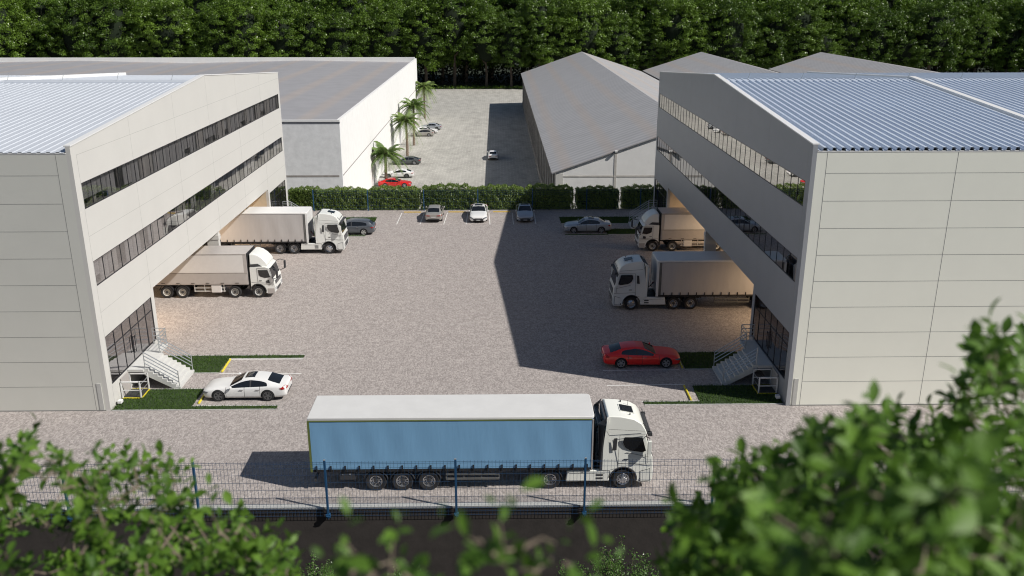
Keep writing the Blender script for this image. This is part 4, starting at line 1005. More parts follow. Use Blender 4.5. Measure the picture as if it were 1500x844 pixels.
def euro_cab(t, paint, style=0, tall=3.85, drives=(-3.6,)):
    p = M[paint]
    W = 1.24
    o = [(-1.08, 1.02, W), (-1.06, 2.2, W), (-.92, 3.30, W), (-.86, tall-.12, 1.08), (-.80, tall, .98), (-.2, tall-.03, 1.0), (.45, tall-.16, 1.02), (.82, tall-.38, 1.06), (1.02, 3.17, 1.16), (1.08, 3.0, 1.20),
         (1.02, 2.92, 1.20), (1.30, 1.98, 1.21), (1.40, 1.75, 1.22), (1.44, 1.2, 1.22), (1.45, .55, 1.2), (1.38, .34, 1.18), (.80, .34, W)]
    o += [(x, z, W) for x, z in arc(0, .56, .64, -10, 172, 12)][0:]
    o += [(-.70, 1.0, W)]
    cab = hw_solid(o, 'cab', p, t, .055)
    # windscreen, side windows
    def plate(nm, pts, m, th=.02, par=cab):
        b = MB(); n = len(pts); b.add(pts, [tuple(range(n))]); ob = b.build(nm, m, par); s = ob.modifiers.new('s', 'SOLIDIFY'); s.thickness = th; s.offset = 0; return ob
    plate('windscreen', [(1.065, -1.10, 2.86), (1.315, -1.12, 1.98), (1.315, 1.12, 1.98), (1.065, 1.10, 2.86)], M['vglass'], .03)
    for s in (-1, 1):
        y = s*(W+.002)
        plate('side_window', [(.86, y, 2.83), (1.06, y, 2.10), (.86, y, 2.03), (.30, y, 2.12), (.05, y, 2.28), (-.08, y, 2.55), (-.05, y, 2.78), (.0, y, 2.84)], M['vglass'], .012)
        plate('quarter_window', [(-.52, y, 2.78), (-.36, y, 2.80), (-.38, y, 2.15), (-.60, y, 2.12)], M['plastic'], .012)
        b = MB()
        for a, c in (((-.24, 2.95), (-.30, 1.15)), ((-.30, 1.15), (-.62, 1.08)), ((-.24, 2.95), (1.0, 2.97)), ((1.14, 2.0), (1.18, 1.42)), ((-.3, 1.42), (1.38, 1.36)), ((-.80, 3.28), (.95, 3.16)), ((.1, 2.02), (1.2, 1.76))):
            b.tube((a[0], y, a[1]), (c[0], y, c[1]), .010, 4)
        b.build('door_seam', M['seam'], cab)
        b = MB(); b.box(.0, .22, y-.02, y+.02, 1.62, 1.66); b.build('door_handle', M['plastic'], cab)
        # bumper corner, headlight, arch lip
        plate('corner_panel', [(.84, y, .98), (1.30, y, 1.12), (1.32, y, .46), (.86, y, .44)], M[paint], .03)
        b = MB()
        for a, c in (((.84, .99), (1.30, 1.13)), ((1.30, 1.13), (1.32, .46)), ((1.32, .46), (.86, .44))): b.tube((a[0], y+s*.01, a[1]), (c[0], y+s*.01, c[1]), .014, 4)
        b.build('corner_seam', M['plastic'], cab)
        plate('step_panel', [(.80, y+s*.004, .56), (1.30, y+s*.004, .60), (1.30, y+s*.004, .44), (.80, y+s*.004, .42)], M['plastic'], .02)
        hb = MB(); hb.add([(1.452, s*.72, .62), (1.455, s*1.14, .66), (1.445, s*1.15, 1.0), (1.45, s*.95, .98), (1.452, s*.76, .80)], [(0,1,2,3,4)]); ho = hb.build('headlight', M['lampclear'], cab); q = ho.modifiers.new('s', 'SOLIDIFY'); q.thickness = .04; q.offset = 0
        pts = arc(0, .56, .66, -4, 168, 12); b = MB(); 
        for (a, c) in zip(pts[:-1], pts[1:]): b.tube((a[0], y+s*.0, a[1]), (c[0], y+s*.0, c[1]), .035, 5)
        b.build('arch_lip', M['plastic'], cab)
        # mirrors
        b = MB(); b.path([(1.0, s*1.2, 2.86), (1.18, s*1.42, 2.88), (1.2, s*1.46, 2.7)], .022, 6, 1)
        b.box(1.10, 1.26, s*1.46-.12, s*1.46+.12, 2.08, 2.76, 0); b.build('mirror', [p, M['plastic']], cab, bevel=.03)
        # air deflectors behind the cab
        b = MB(); b.add([(-1.06, s*1.20, 1.05), (-1.0, s*1.20, 3.45), (-.90, s*1.08, tall-.06), (-1.28, s*1.0, tall-.35), (-1.30, s*1.16, 3.3), (-1.18, s*1.22, 1.05)], [(0,1,2,3,4,5)])
        ob = b.build('side_deflector', M['plastic'] if style == 0 else p, cab); q = ob.modifiers.new('s', 'SOLIDIFY'); q.thickness = .04
        plate('deflector_panel', [(-.95, s*1.09, 3.40), (-.86, s*1.02, tall-.05), (-.72, s*1.0, tall-.03), (-.80, s*1.1, 3.45)], p, .04)
        # skirt
        lo = -2.75 if len(drives) == 1 else drives[0]+.7
        b = MB(); b.prism([(-.66, 1.02), (lo, 1.02), (lo-.08, .42), (-.70, .42)], 'y', s*1.0, s*1.22); b.build('side_skirt', p, t, bevel=.04)
        b = MB(); b.box(-1.35, -1.0, s*1.215-.012, s*1.215+.012, .72, .82); b.box(-1.35, -1.0, s*1.215-.012, s*1.215+.012, .54, .64); b.box(lo+.1, -.9, s*1.215-.01, s*1.215+.01, .865, .88)
        b.build('skirt_vent', M['plastic'], t)
    # rear face, front grille, visor, roof hatch, beacon
    b = MB(); b.box(-1.12, -1.065, -1.15, 1.15, 1.1, 3.15); b.box(-1.0, -.9, -1.0, 1.0, 3.2, tall-.12)
    for yy in (-.8, -.2, .4, .9): b.box(-1.35, -1.10, yy-.05, yy+.05, 1.3, 2.9)
    for zz in (1.7, 2.4, 3.0, 3.4): b.box(-1.3, -1.1, -1.05, 1.05, zz-.04, zz+.04)
    b.tube((-1.3, -.5, 1.2), (-1.3, -.5, 3.3), .09, 10, 1); b.tube((-1.3, .2, 1.2), (-1.25, .6, 2.0), .04, 8, 1)
    b.build('cab_rear', [M['plastic'], M['chassis']], cab)
    b = MB(); b.box(1.41, 1.455, -.92, .92, 1.15, 1.70)
    b.box(1.43, 1.462, -.68, .68, .55, .98)
    b.build('grille', M['plastic'], cab, bevel=.01)
    b = MB()
    for zz in (1.25, 1.36, 1.47, 1.58): b.box(1.45, 1.47, -.88, .88, zz-.018, zz+.018)
    b.build('grille_slat', M['chrome'] if style else M['seam'], cab)
    b = MB(); b.box(1.10, 1.30, -1.1, 1.1, 2.92, 3.02); b.build('sun_visor', M['plastic'], cab, bevel=.02)
    b = MB(); b.add([(-.12, -.34, tall-.005), (.50, -.34, tall-.135), (.50, .34, tall-.135), (-.12, .34, tall-.005)], [(0,1,2,3)])
    ob = b.build('roof_hatch', M['vglass'], cab); q = ob.modifiers.new('s', 'SOLIDIFY'); q.thickness = .035; q.offset = 0
    b = MB(); b.add([(-.18, -.40, tall-.02), (.56, -.40, tall-.175), (.56, .40, tall-.175), (-.18, .40, tall-.02)], [(0,1,2,3)])
    ob = b.build('hatch_frame', p, cab); q = ob.modifiers.new('s', 'SOLIDIFY'); q.thickness = .03; q.offset = 0
    b = MB(); b.tube((.35, .55, tall-.15), (.35, .55, tall+.12), .012, 5); b.tube((.0, .75, tall-.1), (.0, .75, tall+.02), .04, 8); b.tube((.3, -.6, tall-.12), (.3, -.6, tall-.02), .03, 8); b.build('aerial', M['plastic'], cab)
    b = MB(); b.path([(.88, -1.02, 3.47), (1.10, -1.04, 3.30), (1.22, -1.0, 3.05)], .018, 5); b.path([(1.10, -1.04, 3.30), (1.14, 0, 3.34), (1.10, 1.04, 3.30)], .018, 5)
    b.box(1.14, 1.34, -1.18, -.98, 2.86, 3.02); b.box(1.14, 1.34, .98, 1.18, 2.86, 3.02); b.build('front_mirror', M['plastic'], cab)
    return cab
def chassis(t, x0, x1, wheels, h=1.0):
    b = MB()
    for s in (-1, 1): b.box(x0, x1, s*.42-.05, s*.42+.05, h-.30, h-.02)
    n = int((x0-x1)/1.5) if x0 > x1 else int((x1-x0)/1.5)
    for k in range(n+1):
        x = x0 + (x1-x0)*k/max(n, 1); b.box(x-.04, x+.04, -.9, .9, h-.16, h-.06)
    for x in wheels: b.tube((x, -.95, .5), (x, .95, .5), .08, 8)
    b.build('chassis', M['chassis'], t)
def mudguard(t, x, r, y0, y1, m='plastic', a0=12, a1=168):
    pts = arc(x, .53, r+.10, a0, a1, 12); pin = arc(x, .53, r+.07, a1, a0, 12)
    b = MB(); b.prism(pts+pin, 'y', y0, y1); b.build('mudguard', M[m], t)
def curtain_trailer(t, xf, length, curt, frame, rear_wheels, n_straps=20, olive=False, ztop=4.0, zf=1.22):
    xr = xf - length
    y = 1.275
    b = MB(); b.box(xr+.06, xf-.06, -y+.03, y-.03, zf, ztop-.16); b.build('trailer_box', M[frame], t, bevel=.03)
    # roof, rounded at the front corners
    rp = [(xr, -y-.01), (xf-.18, -y-.01), (xf-.05, -y+.05), (xf, -y+.2), (xf, y-.2), (xf-.05, y-.05), (xf-.18, y+.01), (xr, y+.01)]
    b = MB(); b.prism(rp, 'z', ztop-.15, ztop); b.build('trailer_roof', M['trailerroof' if olive else 'trailerwhite'], t, smooth=40, bevel=.03)
    for s in (-1, 1):
        b = MB(); yy = s*(y+.0)
        # slightly billowing curtain
        nx_, nz_ = 60, 6; V = []; rr = random.Random(5+s)
        x0c, x1c = xr+.10, xf-(.10 if olive else .42)
        for j in range(nz_+1):
            for i in range(nx_+1):
                x = x0c+(x1c-x0c)*i/nx_; z = zf+.02+(ztop-.17-zf-.02)*j/nz_
                bil = .006*math.sin(i*PI/3)*math.sin(PI*j/nz_)*1.2 + .006*math.sin(i*.9+j*.5)
                V.append((x, s*(y+.008+bil*(0 < j < nz_)), z))
        F = [(j*(nx_+1)+i, j*(nx_+1)+i+1, (j+1)*(nx_+1)+i+1, (j+1)*(nx_+1)+i) for j in range(nz_) for i in range(nx_)]
        b.add(V, F); b.build('side_curtain', M[curt], t, smooth=60)
        if olive:
            b = MB(); b.box(xr-.005, xf-.1, s*(y+.012)-.01, s*(y+.012)+.01, ztop-.19, ztop-.145); b.box(xr-.01, xr+.09, s*(y+.012)-.01, s*(y+.012)+.01, zf-.12, ztop-.19); b.build('edge_strip', M['olive'], t)
            b = MB(); b.box(xf-.10, xf-.03, s*(y)-.02, s*(y)+.02, zf-.1, ztop-.16); b.build('corner_post', M['boxgrey'], t)
        else:
            b = MB(); b.box(xf-.40, xf-.20, s*(y-.0)-.012, s*(y-.0)+.012, zf, ztop-.18); b.build('corner_post', M['shedwin'], t)
            b = MB(); b.box(xf-.19, xf-.005, s*(y-.0)-.03, s*(y-.0)+.02, zf-.1, ztop-.15); b.build('front_frame', M['trailerwhite'], t)
        b = MB()
        b.box(xr, xf-.05, s*(y-.03)-.03, s*(y-.03)+.03, zf-.13, zf-.003); b.build('floor_rail', M['chassis'], t)
        for k in range(n_straps):
            x = x0c+.2+(x1c-x0c-.4)*k/(n_straps-1)
            b = MB(); b.box(x-.035, x+.035, s*(y+.035)-.02, s*(y+.035)+.02, zf+.02, zf+.22); b.box(x-.018, x+.018, s*(y+.03)-.015, s*(y+.03)+.015, zf-.11, zf+.02)
            b.build('strap_buckle', M['chassis'], t)
    b = MB(); b.box(xr-.02, xr+.05, -y+.02, y-.02, zf, ztop-.17); 
    b.build('rear_door', M[frame], t)
    b = MB()
    for yy in (-.9, -.35, .35, .9): b.tube((xr-.05, yy, zf), (xr-.05, yy, ztop-.2), .018, 6)
    b.build('door_rod', M['rail'], t)
    chassis(t, xf-.8, xr+.15, rear_wheels, 1.1)
    for x in rear_wheels:
        for s in (-1, 1):
            truck_wheel(t, x, s*1.08, .52, s, 'rear'); mudguard(t, x, .52, s*.95 if s > 0 else -1.25, 1.25 if s > 0 else -.95)
    for s in (-1, 1):
        b = MB(); a, c = rear_wheels[-1]+.8 if False else max(rear_wheels)+.85, xf-4.6
        for zz in (.62, .88): b.box(a, c, s*1.2-.02, s*1.2+.02, zz-.05, zz+.05)
        for k in range(4): x = a+(c-a)*k/3; b.box(x-.03, x+.03, s*1.15-.03, s*1.15+.03, .6, 1.1)
        b.build('side_guard', M['shedwin'], t)
        b = MB(); b.box(xf-3.1, xf-2.95, s*.75-.07, s*.75+.07, .32, 1.08); b.box(xf-3.17, xf-2.88, s*.75-.14, s*.75+.14, .27, .32); b.build('landing_leg', M['plastic'], t)
        b = MB(); b.box(min(rear_wheels)-1.75, min(rear_wheels)-1.0, s*1.12-.1, s*1.12+.1, .62, 1.05); bb = b.build('tool_box', M['plastic'], t, bevel=.02)
        b = MB()
        for dx in (-1.62, -1.25): b.tube((min(rear_wheels)+dx, s*1.22, .93), (min(rear_wheels)+dx, s*1.24, .93), .035, 8)
        b.build('marker_lamp', M['lampclear'], bb)
        b = MB(); b.box(xr-.03, xr+.03, s*.85-.2, s*.85+.2, .95, 1.08); b.build('tail_light', M['lampred'], t)
    b = MB(); b.box(xr+.1, xr+.2, -1.15, 1.15, .5, .62); b.box(xr+.12, xr+.18, -.6, -.52, .6, 1.0); b.box(xr+.12, xr+.18, .52, .6, .6, 1.0); b.build('underrun_bar', M['plastic'], t)
def semi(label, loc, rz, paint, curt, frame, axles, tw, xf, length, style, olive=False, straps=20, group=None):
    t = thing('articulated_lorry', label, 'lorry', loc, rz, group)
    euro_cab(t, paint, style, 3.85, axles)
    chassis(t, .9, axles[-1]-.8, (0,)+tuple(axles), 1.0)
    for s in (-1, 1):
        truck_wheel(t, 0, s*1.07, .52, s, 'front')
        for x in axles:
            truck_wheel(t, x, s*1.05, .52, s, 'rear'); mudguard(t, x, .52, .88 if s > 0 else -1.22, 1.22 if s > 0 else -.88)
    b = MB(); b.lathe([(.001, .0), (.55, .0), (.55, .06), (.001, .07)], (axles[-1]+.3, 0, 1.02), 'z', 24); b.build('fifth_wheel', M['chassis'], t); b = MB(); b.box(-2.6, -1.2, -.75, .75, .55, .98); b.build('battery_box', M['chassis'], t)
    b = MB(); b.path([(-1.2, .3, 1.9), (-1.35, .32, 1.5), (-1.6, .1, 1.6), (xf-.02, .1, 1.9)], .03, 6); b.path([(-1.2, -.3, 1.9), (-1.4, -.3, 1.4), (-1.6, -.1, 1.5), (xf-.02, -.1, 1.9)], .03, 6, 1); b.build('air_hose', [M['chassis'], M['lampred']], t)
    curtain_trailer(t, xf, length, curt, frame, tw, straps, olive)
    return t
semi('long lorry with a blue curtain-sided trailer and ivory cab behind the front fence', (6.12, 39.58, 0), 0, 'cabcream', 'curtainblue', 'curtainblue', (-3.6,), (-12.15, -10.85, -9.55), -1.5, 13.78, 0, olive=True, straps=20)
gS = 'white lorries backed into the loading bays'
semi('sunlit white tractor unit with grey curtain trailer backed into the left bay', (-15.85, 81.75, 0), 0, 'cabwhite', 'curtaingrey', 'trailerwhite', (-3.3, -4.62), (-12.6, -11.3, -10.0), -1.85, 13.6, 1, straps=21, group=gS)
semi('shaded white tractor unit with grey curtain trailer backed into the right bay', (10.3, 65.65, 0), PI, 'cabwhite', 'curtaingrey', 'trailerwhite', (-3.3, -4.62), (-12.6, -11.3, -10.0), -1.85, 13.6, 1, straps=21, group=gS)

def box_truck(label, loc, rz, group):
    t = thing('box_lorry', label, 'lorry', loc, rz, group)
    p = M['cabwhite']; W = 1.22
    o = [(-.55, .98, W), (-.55, 2.55, W), (.62, 2.62, W-.02), (.98, 2.42, W-.04), (1.20, 1.62, W-.02), (1.30, 1.45, W-.02), (1.34, .9, W-.02), (1.36, .50, W-.03), (1.25, .36, W-.03), (.74, .36, W)] + [(x, z, W) for x, z in arc(0, .54, .62, -8, 172, 12)] + [(-.55, .78, W)]
    cab = hw_solid(o, 'cab', p, t, .05)
    o = [(-.55, 2.56, 1.16), (-.55, 3.62, 1.08), (-.30, 3.66, 1.04), (.10, 3.54, 1.0), (.45, 3.30, .98), (.72, 2.98, .98), (.86, 2.74, 1.0), (.80, 2.58, 1.04)]
    hw_solid(o, 'roof_deflector', p, t, .09)
    def plate(nm, pts, m, th=.02, par=cab):
        b = MB(); b.add(pts, [tuple(range(len(pts)))]); ob = b.build(nm, m, par); s = ob.modifiers.new('s', 'SOLIDIFY'); s.thickness = th; s.offset = 0; return ob
    plate('windscreen', [(.985, -1.08, 2.40), (1.205, -1.10, 1.62), (1.205, 1.10, 1.62), (.985, 1.08, 2.40)], M['vglass'], .03)
    for s in (-1, 1):
        y = s*(W+.002)
        plate('side_window', [(.86, y, 2.34), (1.04, y, 1.75), (.62, y, 1.68), (.28, y, 1.78), (.14, y, 1.90), (.10, y, 2.34)], M['vglass'], .012)
        plate('lower_window', [(.92, y, 1.52), (.96, y, 1.26), (.70, y, 1.22), (.66, y, 1.44)], M['plastic'] , .012)
        b = MB()
        for a, c in (((.02, 2.48), (.02, 1.2)), ((.02, 1.2), (1.28, 1.12)), ((.02, 2.48), (.95, 2.46)), ((-.5, 1.3), (1.3, 1.24))): b.tube((a[0], y, a[1]), (c[0], y, c[1]), .010, 4)
        b.build('door_seam', M['seam'], cab)
        b = MB(); b.box(.12, .34, y-.02, y+.02, 1.42, 1.47); b.build('door_handle', M['plastic'], cab)
        pts = arc(0, .54, .64, -2, 168, 12); b = MB()
        for (a, c) in zip(pts[:-1], pts[1:]): b.tube((a[0], y, a[1]), (c[0], y, c[1]), .035, 5)
        b.build('arch_lip', M['plastic'], cab)
        plate('cab_gap', [(-.5, s*1.17, 2.52), (-.5, s*1.17, 2.80), (.10, s*1.10, 2.82), (.5, s*1.13, 2.56)], M['plastic'], .02)
        b = MB(); b.path([(1.0, s*1.15, 2.45), (1.30, s*1.28, 2.52), (1.62, s*1.36, 2.40), (1.66, s*1.38, 1.75), (1.30, s*1.28, 1.62), (1.16, s*1.2, 1.70)], .03, 6)
        b.box(1.58, 1.70, s*1.37-.14, s*1.37+.14, 1.78, 2.36); b.build('mirror', M['plastic'], cab)
        b = MB(); b.box(1.345, 1.375, s*.95-.17, s*.95+.17, .62, .86); b.build('headlight', M['lampclear'], cab, bevel=.01)
        b = MB(); b.box(.76, 1.3, s*(W-.0)-.012, s*(W-.0)+.012, .40, .80); b.build('step_panel', M['boxgrey'], cab)
    b = MB(); b.box(1.30, 1.36, -.85, .85, 1.05, 1.36); b.box(1.345, 1.372, -.6, .6, .5, .72); b.build('grille', M['plastic'], cab, bevel=.01)
    b = MB()
    for zz in (1.12, 1.2, 1.28): b.box(1.352, 1.37, -.8, .8, zz-.012, zz+.012)
    b.build('grille_slat', M['chrome'], cab)
    # wing-sided body
    xf, xr = -.72, -9.6
    b = MB(); b.box(xr, xf, -1.25, 1.25, 1.12, 3.70); b.build('cargo_box', M['boxgrey'], t, bevel=.03)
    b = MB(); b.box(xf-.001, xf+.06, -1.24, 1.24, 1.15, 3.72); b.build('front_bulkhead', M['chassis'], t, bevel=.02)
    for s in (-1, 1):
        yy = s*1.25
        b = MB(); b.box(xr+.15, xf-.30, yy-.012, yy+.014, 2.14, 3.58); b.build('wing_panel', M['boxwhite'], t, bevel=.006)
        b = MB(); b.box(xr+.1, xf-.12, yy-.012, yy+.03, 1.20, 2.06); b.build('drop_side', M['boxgrey'], t, bevel=.008)
        b = MB(); b.box(xr+.05, xf-.05, yy-.01, yy+.035, 2.07, 2.12); b.box(xr+.02, xf-.05, yy-.01, yy+.02, 3.60, 3.66); b.box(-6.2, -6.12, yy, yy+.045, 1.16, 2.05)
        b.build('side_rail', M['shedcol'], t)
        for k in range(7):
            b = MB(); x = xf-.9-k*1.18; b.box(x-.14, x+.14, yy+s*.03-.012, yy+s*.03+.012, 1.26, 1.30); b.build('side_latch', M['plastic'], t)
        b = MB(); b.box(-5.15, -2.65, s*1.12-.02, s*1.12+.02, .80, .88); b.box(-5.15, -2.65, s*1.12-.02, s*1.12+.02, .52, .60)
        for x in (-5.1, -4.3, -2.75): b.box(x-.03, x+.03, s*1.12-.03, s*1.12+.03, .5, 1.1)
        b.build('side_guard', M['steelrim'], t)
        b = MB(); b.box(-3.75, -2.95, s*1.1-.12, s*1.1+.12, .46, 1.06); b.build('fuel_tank', M['boxwhite'], t, bevel=.03)
        b = MB(); b.box(xr-.01, xr+.03, s*.9-.18, s*.9+.18, .95, 1.08); b.build('tail_light', M['lampred'], t)
        truck_wheel(t, 0, s*1.06, .5, s, 'steel')
        for x in (-1.9, -6.1, -7.35): truck_wheel(t, x, s*1.06, .5, s, 'steel')
        for x in (-6.1, -7.35): mudguard(t, x, .5, .9 if s > 0 else -1.22, 1.22 if s > 0 else -.9)
    chassis(t, .8, xr+.1, (0, -1.9, -6.1, -7.35), 1.1)
    b = MB(); b.box(-.72, -.6, -1.1, 1.1, .6, 1.1); b.build('cab_mount', M['chassis'], t)
    return t
box_truck('sunlit white four-axle box lorry with a domed cab roof in the left bay', (-19.25, 69.05, 0), 0, gS)
box_truck('shaded white four-axle box lorry with a domed cab roof in the far right bay', (14.72, 82.1, 0), PI, gS)

# ---------------------------------------------------------------- forest behind everything
def crown_mesh(name, rx, rz, nclump, nleaf, size, seed, m, low=.25, tmid=.5):
    rs = np.random.RandomState(seed); P = []; N = []; T = []
    # clumps spread over and just under the surface of an uneven dome
    for k in range(nclump):
        u = rs.uniform(-.75, 1); a = rs.uniform(0, 2*np.pi); r = math.sqrt(max(0, 1-u*u))
        wob = 1 + .16*math.sin(a*3+seed) + .12*math.sin(a*5+u*4+seed*2)
        depth = rs.uniform(.70, 1.10)
        c = np.array([math.cos(a)*r*rx*wob, math.sin(a)*r*rx*wob, u*rz])*depth
        R0 = rs.uniform(.7, 1.5)*rx/7
        d = rs.normal(0, 1, (nleaf, 3)); d[:, 2] = np.abs(d[:, 2])*.9 - .25; d /= np.linalg.norm(d, axis=1)[:, None]
        q = c + d*R0*rs.uniform(.55, 1.05, (nleaf, 1))*np.array([1.05, 1.05, .95]); P.append(q); N.append(d)
        T.append(np.clip(rs.normal(tmid+rs.uniform(-.25, .25), .18, nleaf), 0, 1))
    P = np.concatenate(P); N = np.concatenate(N); T = np.concatenate(T)
    V, F = leaf_cards(P, N, size, seed, .55); return fast_mesh(name, V, F, [m], T)
crowns = [crown_mesh('crown_leaves', rx, rz, 260, 110, .225, s, M['forest']) for s, rx, rz in ((1, 7.2, 10.0), (2, 6.6, 10.5), (3, 7.8, 9.6), (4, 7.0, 11.2))]
cores = []
for s in range(2):
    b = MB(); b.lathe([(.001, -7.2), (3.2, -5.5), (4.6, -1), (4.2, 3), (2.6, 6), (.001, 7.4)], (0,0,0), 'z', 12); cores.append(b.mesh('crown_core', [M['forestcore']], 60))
trunks = []
for s in range(3):
    b = MB(); rr = random.Random(s)
    pts = [(0,0,-.3), (.15*s,.1,5), (-.2,.2*s,11), (.3,-.2,17)]
    b.path(pts, .55, 8, 0, .22)
    for k in range(6):
        a = k*1.1+s; z = 7.5+k*1.5; b.path([(0,.1,z), (math.cos(a)*2, math.sin(a)*2, z+2.2), (math.cos(a)*4.5, math.sin(a)*4.5, z+4.5)], .2, 5, 0, .06)
    trunks.append(b.mesh('trunk', [M['bark']], 50))
rr = random.Random(21)
ftrees = []
for row, (y0, zb, sp, off, sc) in enumerate(((289, ZB, 8.6, 0, 1.02), (300, ZB+.1, 9.5, 4, 1.22), (316, ZB+.1, 11.5, 0, 1.45))):
    x = -205 + off
    while x < 210:
        if row == 0:
            # the first row keeps to where the yard and the gaps between roofs show it
            pass
        ftrees.append((x+rr.uniform(-1.5, 1.5), y0+rr.uniform(-1.8, 2.5), zb, row, sc*rr.uniform(.84, 1.2))); x += sp*rr.uniform(.85, 1.15)
first_f = [None]*4
ZONES = ((-20, 'left of the picture edge'), (60, 'above the far left end of the white flashing'), (145, 'above the left hall flashing tip'), (225, 'above the middle of the left roof ridge'), (297, 'just left of the sunlit gable peak'), (360, 'just right of the sunlit gable peak'),
         (420, 'above the far corner of the sunlit facade'), (480, 'above the left half of the bare grey roof'), (545, 'above the right half of the bare grey roof'), (610, 'above the right tip of the white hall'), (655, 'just right of the white hall, behind the farthest palm'), (705, 'at the middle of the back yard end'), (765, 'at the end of the shed shadow'),
         (810, 'above the left slope of the nearest shed'), (853, 'just left of the nearest shed peak'), (900, 'just right of the nearest shed peak'), (945, 'above the first dip between sheds'), (1027, 'just left of the middle shed peak'), (1080, 'just right of the middle shed peak'), (1125, 'above the second dip between sheds'),
         (1202, 'just left of the third shed peak'), (1260, 'just right of the third shed peak'), (1330, 'above the long slope of the third shed'), (1390, 'where the third shed roof meets the blue roof'), (1450, 'above the blue roof near the right edge'), (1510, 'in the top right corner'), (9999, 'right of the picture edge'))
look = ['dark', 'mid green', 'tall', 'broad', 'slender', 'round-topped']
for i, (x, y, zb, row, sc) in enumerate(ftrees):
    v = i % 4
    rowname = ('in the front row of the forest edge', 'in the second row of the forest, crown above the front row', 'tall in the deep row of the forest, filling the top of the view')[row]
    pxl = 750 + (x-.0169*y)/(y*.949+9)*1296
    zone = next(z for lim, z in ZONES if pxl < lim)
    zone_old = ('beyond the far left of the white hall roof' if x < -75 else 'beyond the white hall roof' if x < -26 else 'at the far end of the back yard' if x < 8 else 'beyond the nearest shed roof' if x < 40 else 'beyond the middle and right shed peaks' if x < 105 else 'beyond the blue-grey roof at the far right')
    lab = f'{("front-row", "second-row", "tall back-row")[row]} forest tree {zone}'
    t = thing('forest_tree', ' '.join(lab.split()[:16]), 'tree', (x, y, zb), rr.uniform(0, 6.28), f'{("front-row", "second-row", "back-row")[row]} trees {zone}')
    cr = link('crown', crowns[v], t, (0, 0, (15.3 if abs(x+3) < 18 else 13.0) if row == 0 else (12.6, 12.2)[row-1])); link('inner_foliage', cores[i % 2], cr, (0, 0, 0))
    link('trunk', trunks[i % 3], t); t.scale = (sc, sc, sc*rr.uniform(.92, 1.08))
# ragged grass verge and undergrowth at the foot of the trees
V = []; F = []; T = []
rs = np.random.RandomState(5)
n = 16000; P = np.stack([rs.uniform(-205, 205, n), 284.4+np.abs(rs.normal(0, 2.6, n)), ZB+.1+np.abs(rs.normal(0, .35, n))], 1)
V, F = leaf_cards(P, np.tile([0, -.3, 1.], (n, 1)), .24, 8, .8)
o = link('undergrowth', fast_mesh('undergrowth', V, F, [M['forest']], rs.beta(1.4, 2.2, n))); tag(o, 'low dark undergrowth along the foot of the forest', 'undergrowth', kind='stuff')

n = 30000; P = np.stack([rs.uniform(-225, 225, n), rs.uniform(296, 312, n), ZB+rs.uniform(0, 8.5, n)], 1)
V, F = leaf_cards(P, np.tile([0, -1., .4], (n, 1)), .5, 9, .6)
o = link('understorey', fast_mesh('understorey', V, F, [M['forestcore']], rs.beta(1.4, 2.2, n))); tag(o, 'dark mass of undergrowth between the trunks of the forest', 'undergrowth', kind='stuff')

# ---------------------------------------------------------------- palms along the white hall
def frond_geo(b_v, b_f, b_t, ang, pitch, L, seed, rs):
    # rachis arches out and down, leaflets hang in pairs
    n = 15; ca, sa = math.cos(ang), math.sin(ang); pts = []
    for k in range(n+1):
        t = k/n; r = L*t*math.cos(pitch*.6)*(1-.12*t); z = L*(math.sin(pitch)*t - .62*t*t*(1.05-.35*math.sin(pitch))); pts.append(np.array([ca*r, sa*r, z]))
    side = np.array([-sa, ca, 0])
    for k in range(1, n+1):
        p = pts[k]; d = pts[k]-pts[k-1]; d /= np.linalg.norm(d); t = k/n
        ll = L*.25*math.sin(min(1, t*1.25+.12)*math.pi*.86)+.12
        for s in (-1, 1):
            for q in (0, .5):
                pp = p - (pts[k]-pts[k-1])*q
                tip = pp + side*s*ll*.82 + d*ll*.55 + np.array([0, 0, -ll*.42 + rs.uniform(-.05, .05)])
                w = d*.04
                o = len(b_v); b_v += [pp-w, pp+w, (pp+tip)/2+w*.9+np.array([0,0,.04]), tip, (pp+tip)/2-w*.9]
                b_f.append((o, o+1, o+2, o+4)); b_f.append((o+4, o+2, o+3, o+3)); b_t += [rs.uniform(.1, 1)]*2
def palm_mesh(seed):
    rs = np.random.RandomState(seed); V = []; F = []; T = []
    for k in range(34):
        lvl = k/34; ang = k*2.39996+rs.uniform(-.2, .2); pitch = (1.15-1.75*lvl)+rs.uniform(-.12, .12)
        frond_geo(V, F, T, ang, pitch, rs.uniform(2.7, 3.4), k, rs)
    F = np.array(F)
    tri = F[:, 2] == F[:, 3]
    V = np.array(V); quads = F.copy(); 
    for i in np.where(np.arange(len(F)) % 2 == 1)[0]: pass
    me = bpy.data.meshes.new('palm_fronds'); me.from_pydata([tuple(v) for v in V], [], [tuple(f) if f[2] != f[3] else tuple(f[:3]) for f in F.tolist()])
    a = me.attributes.new('tone', 'FLOAT', 'FACE'); a.data.foreach_set('value', np.array(T, dtype=np.float32)); me.materials.append(M['palm']); me.update(); return me
pm = [palm_mesh(s) for s in (1, 2)]
plab = ['nearest palm, standing at the bright red car', 'second palm from the hedge, beside the dark grey car', 'third palm, just behind the second, near the distant trio of cars', 'farthest palm at the back end of the white hall']
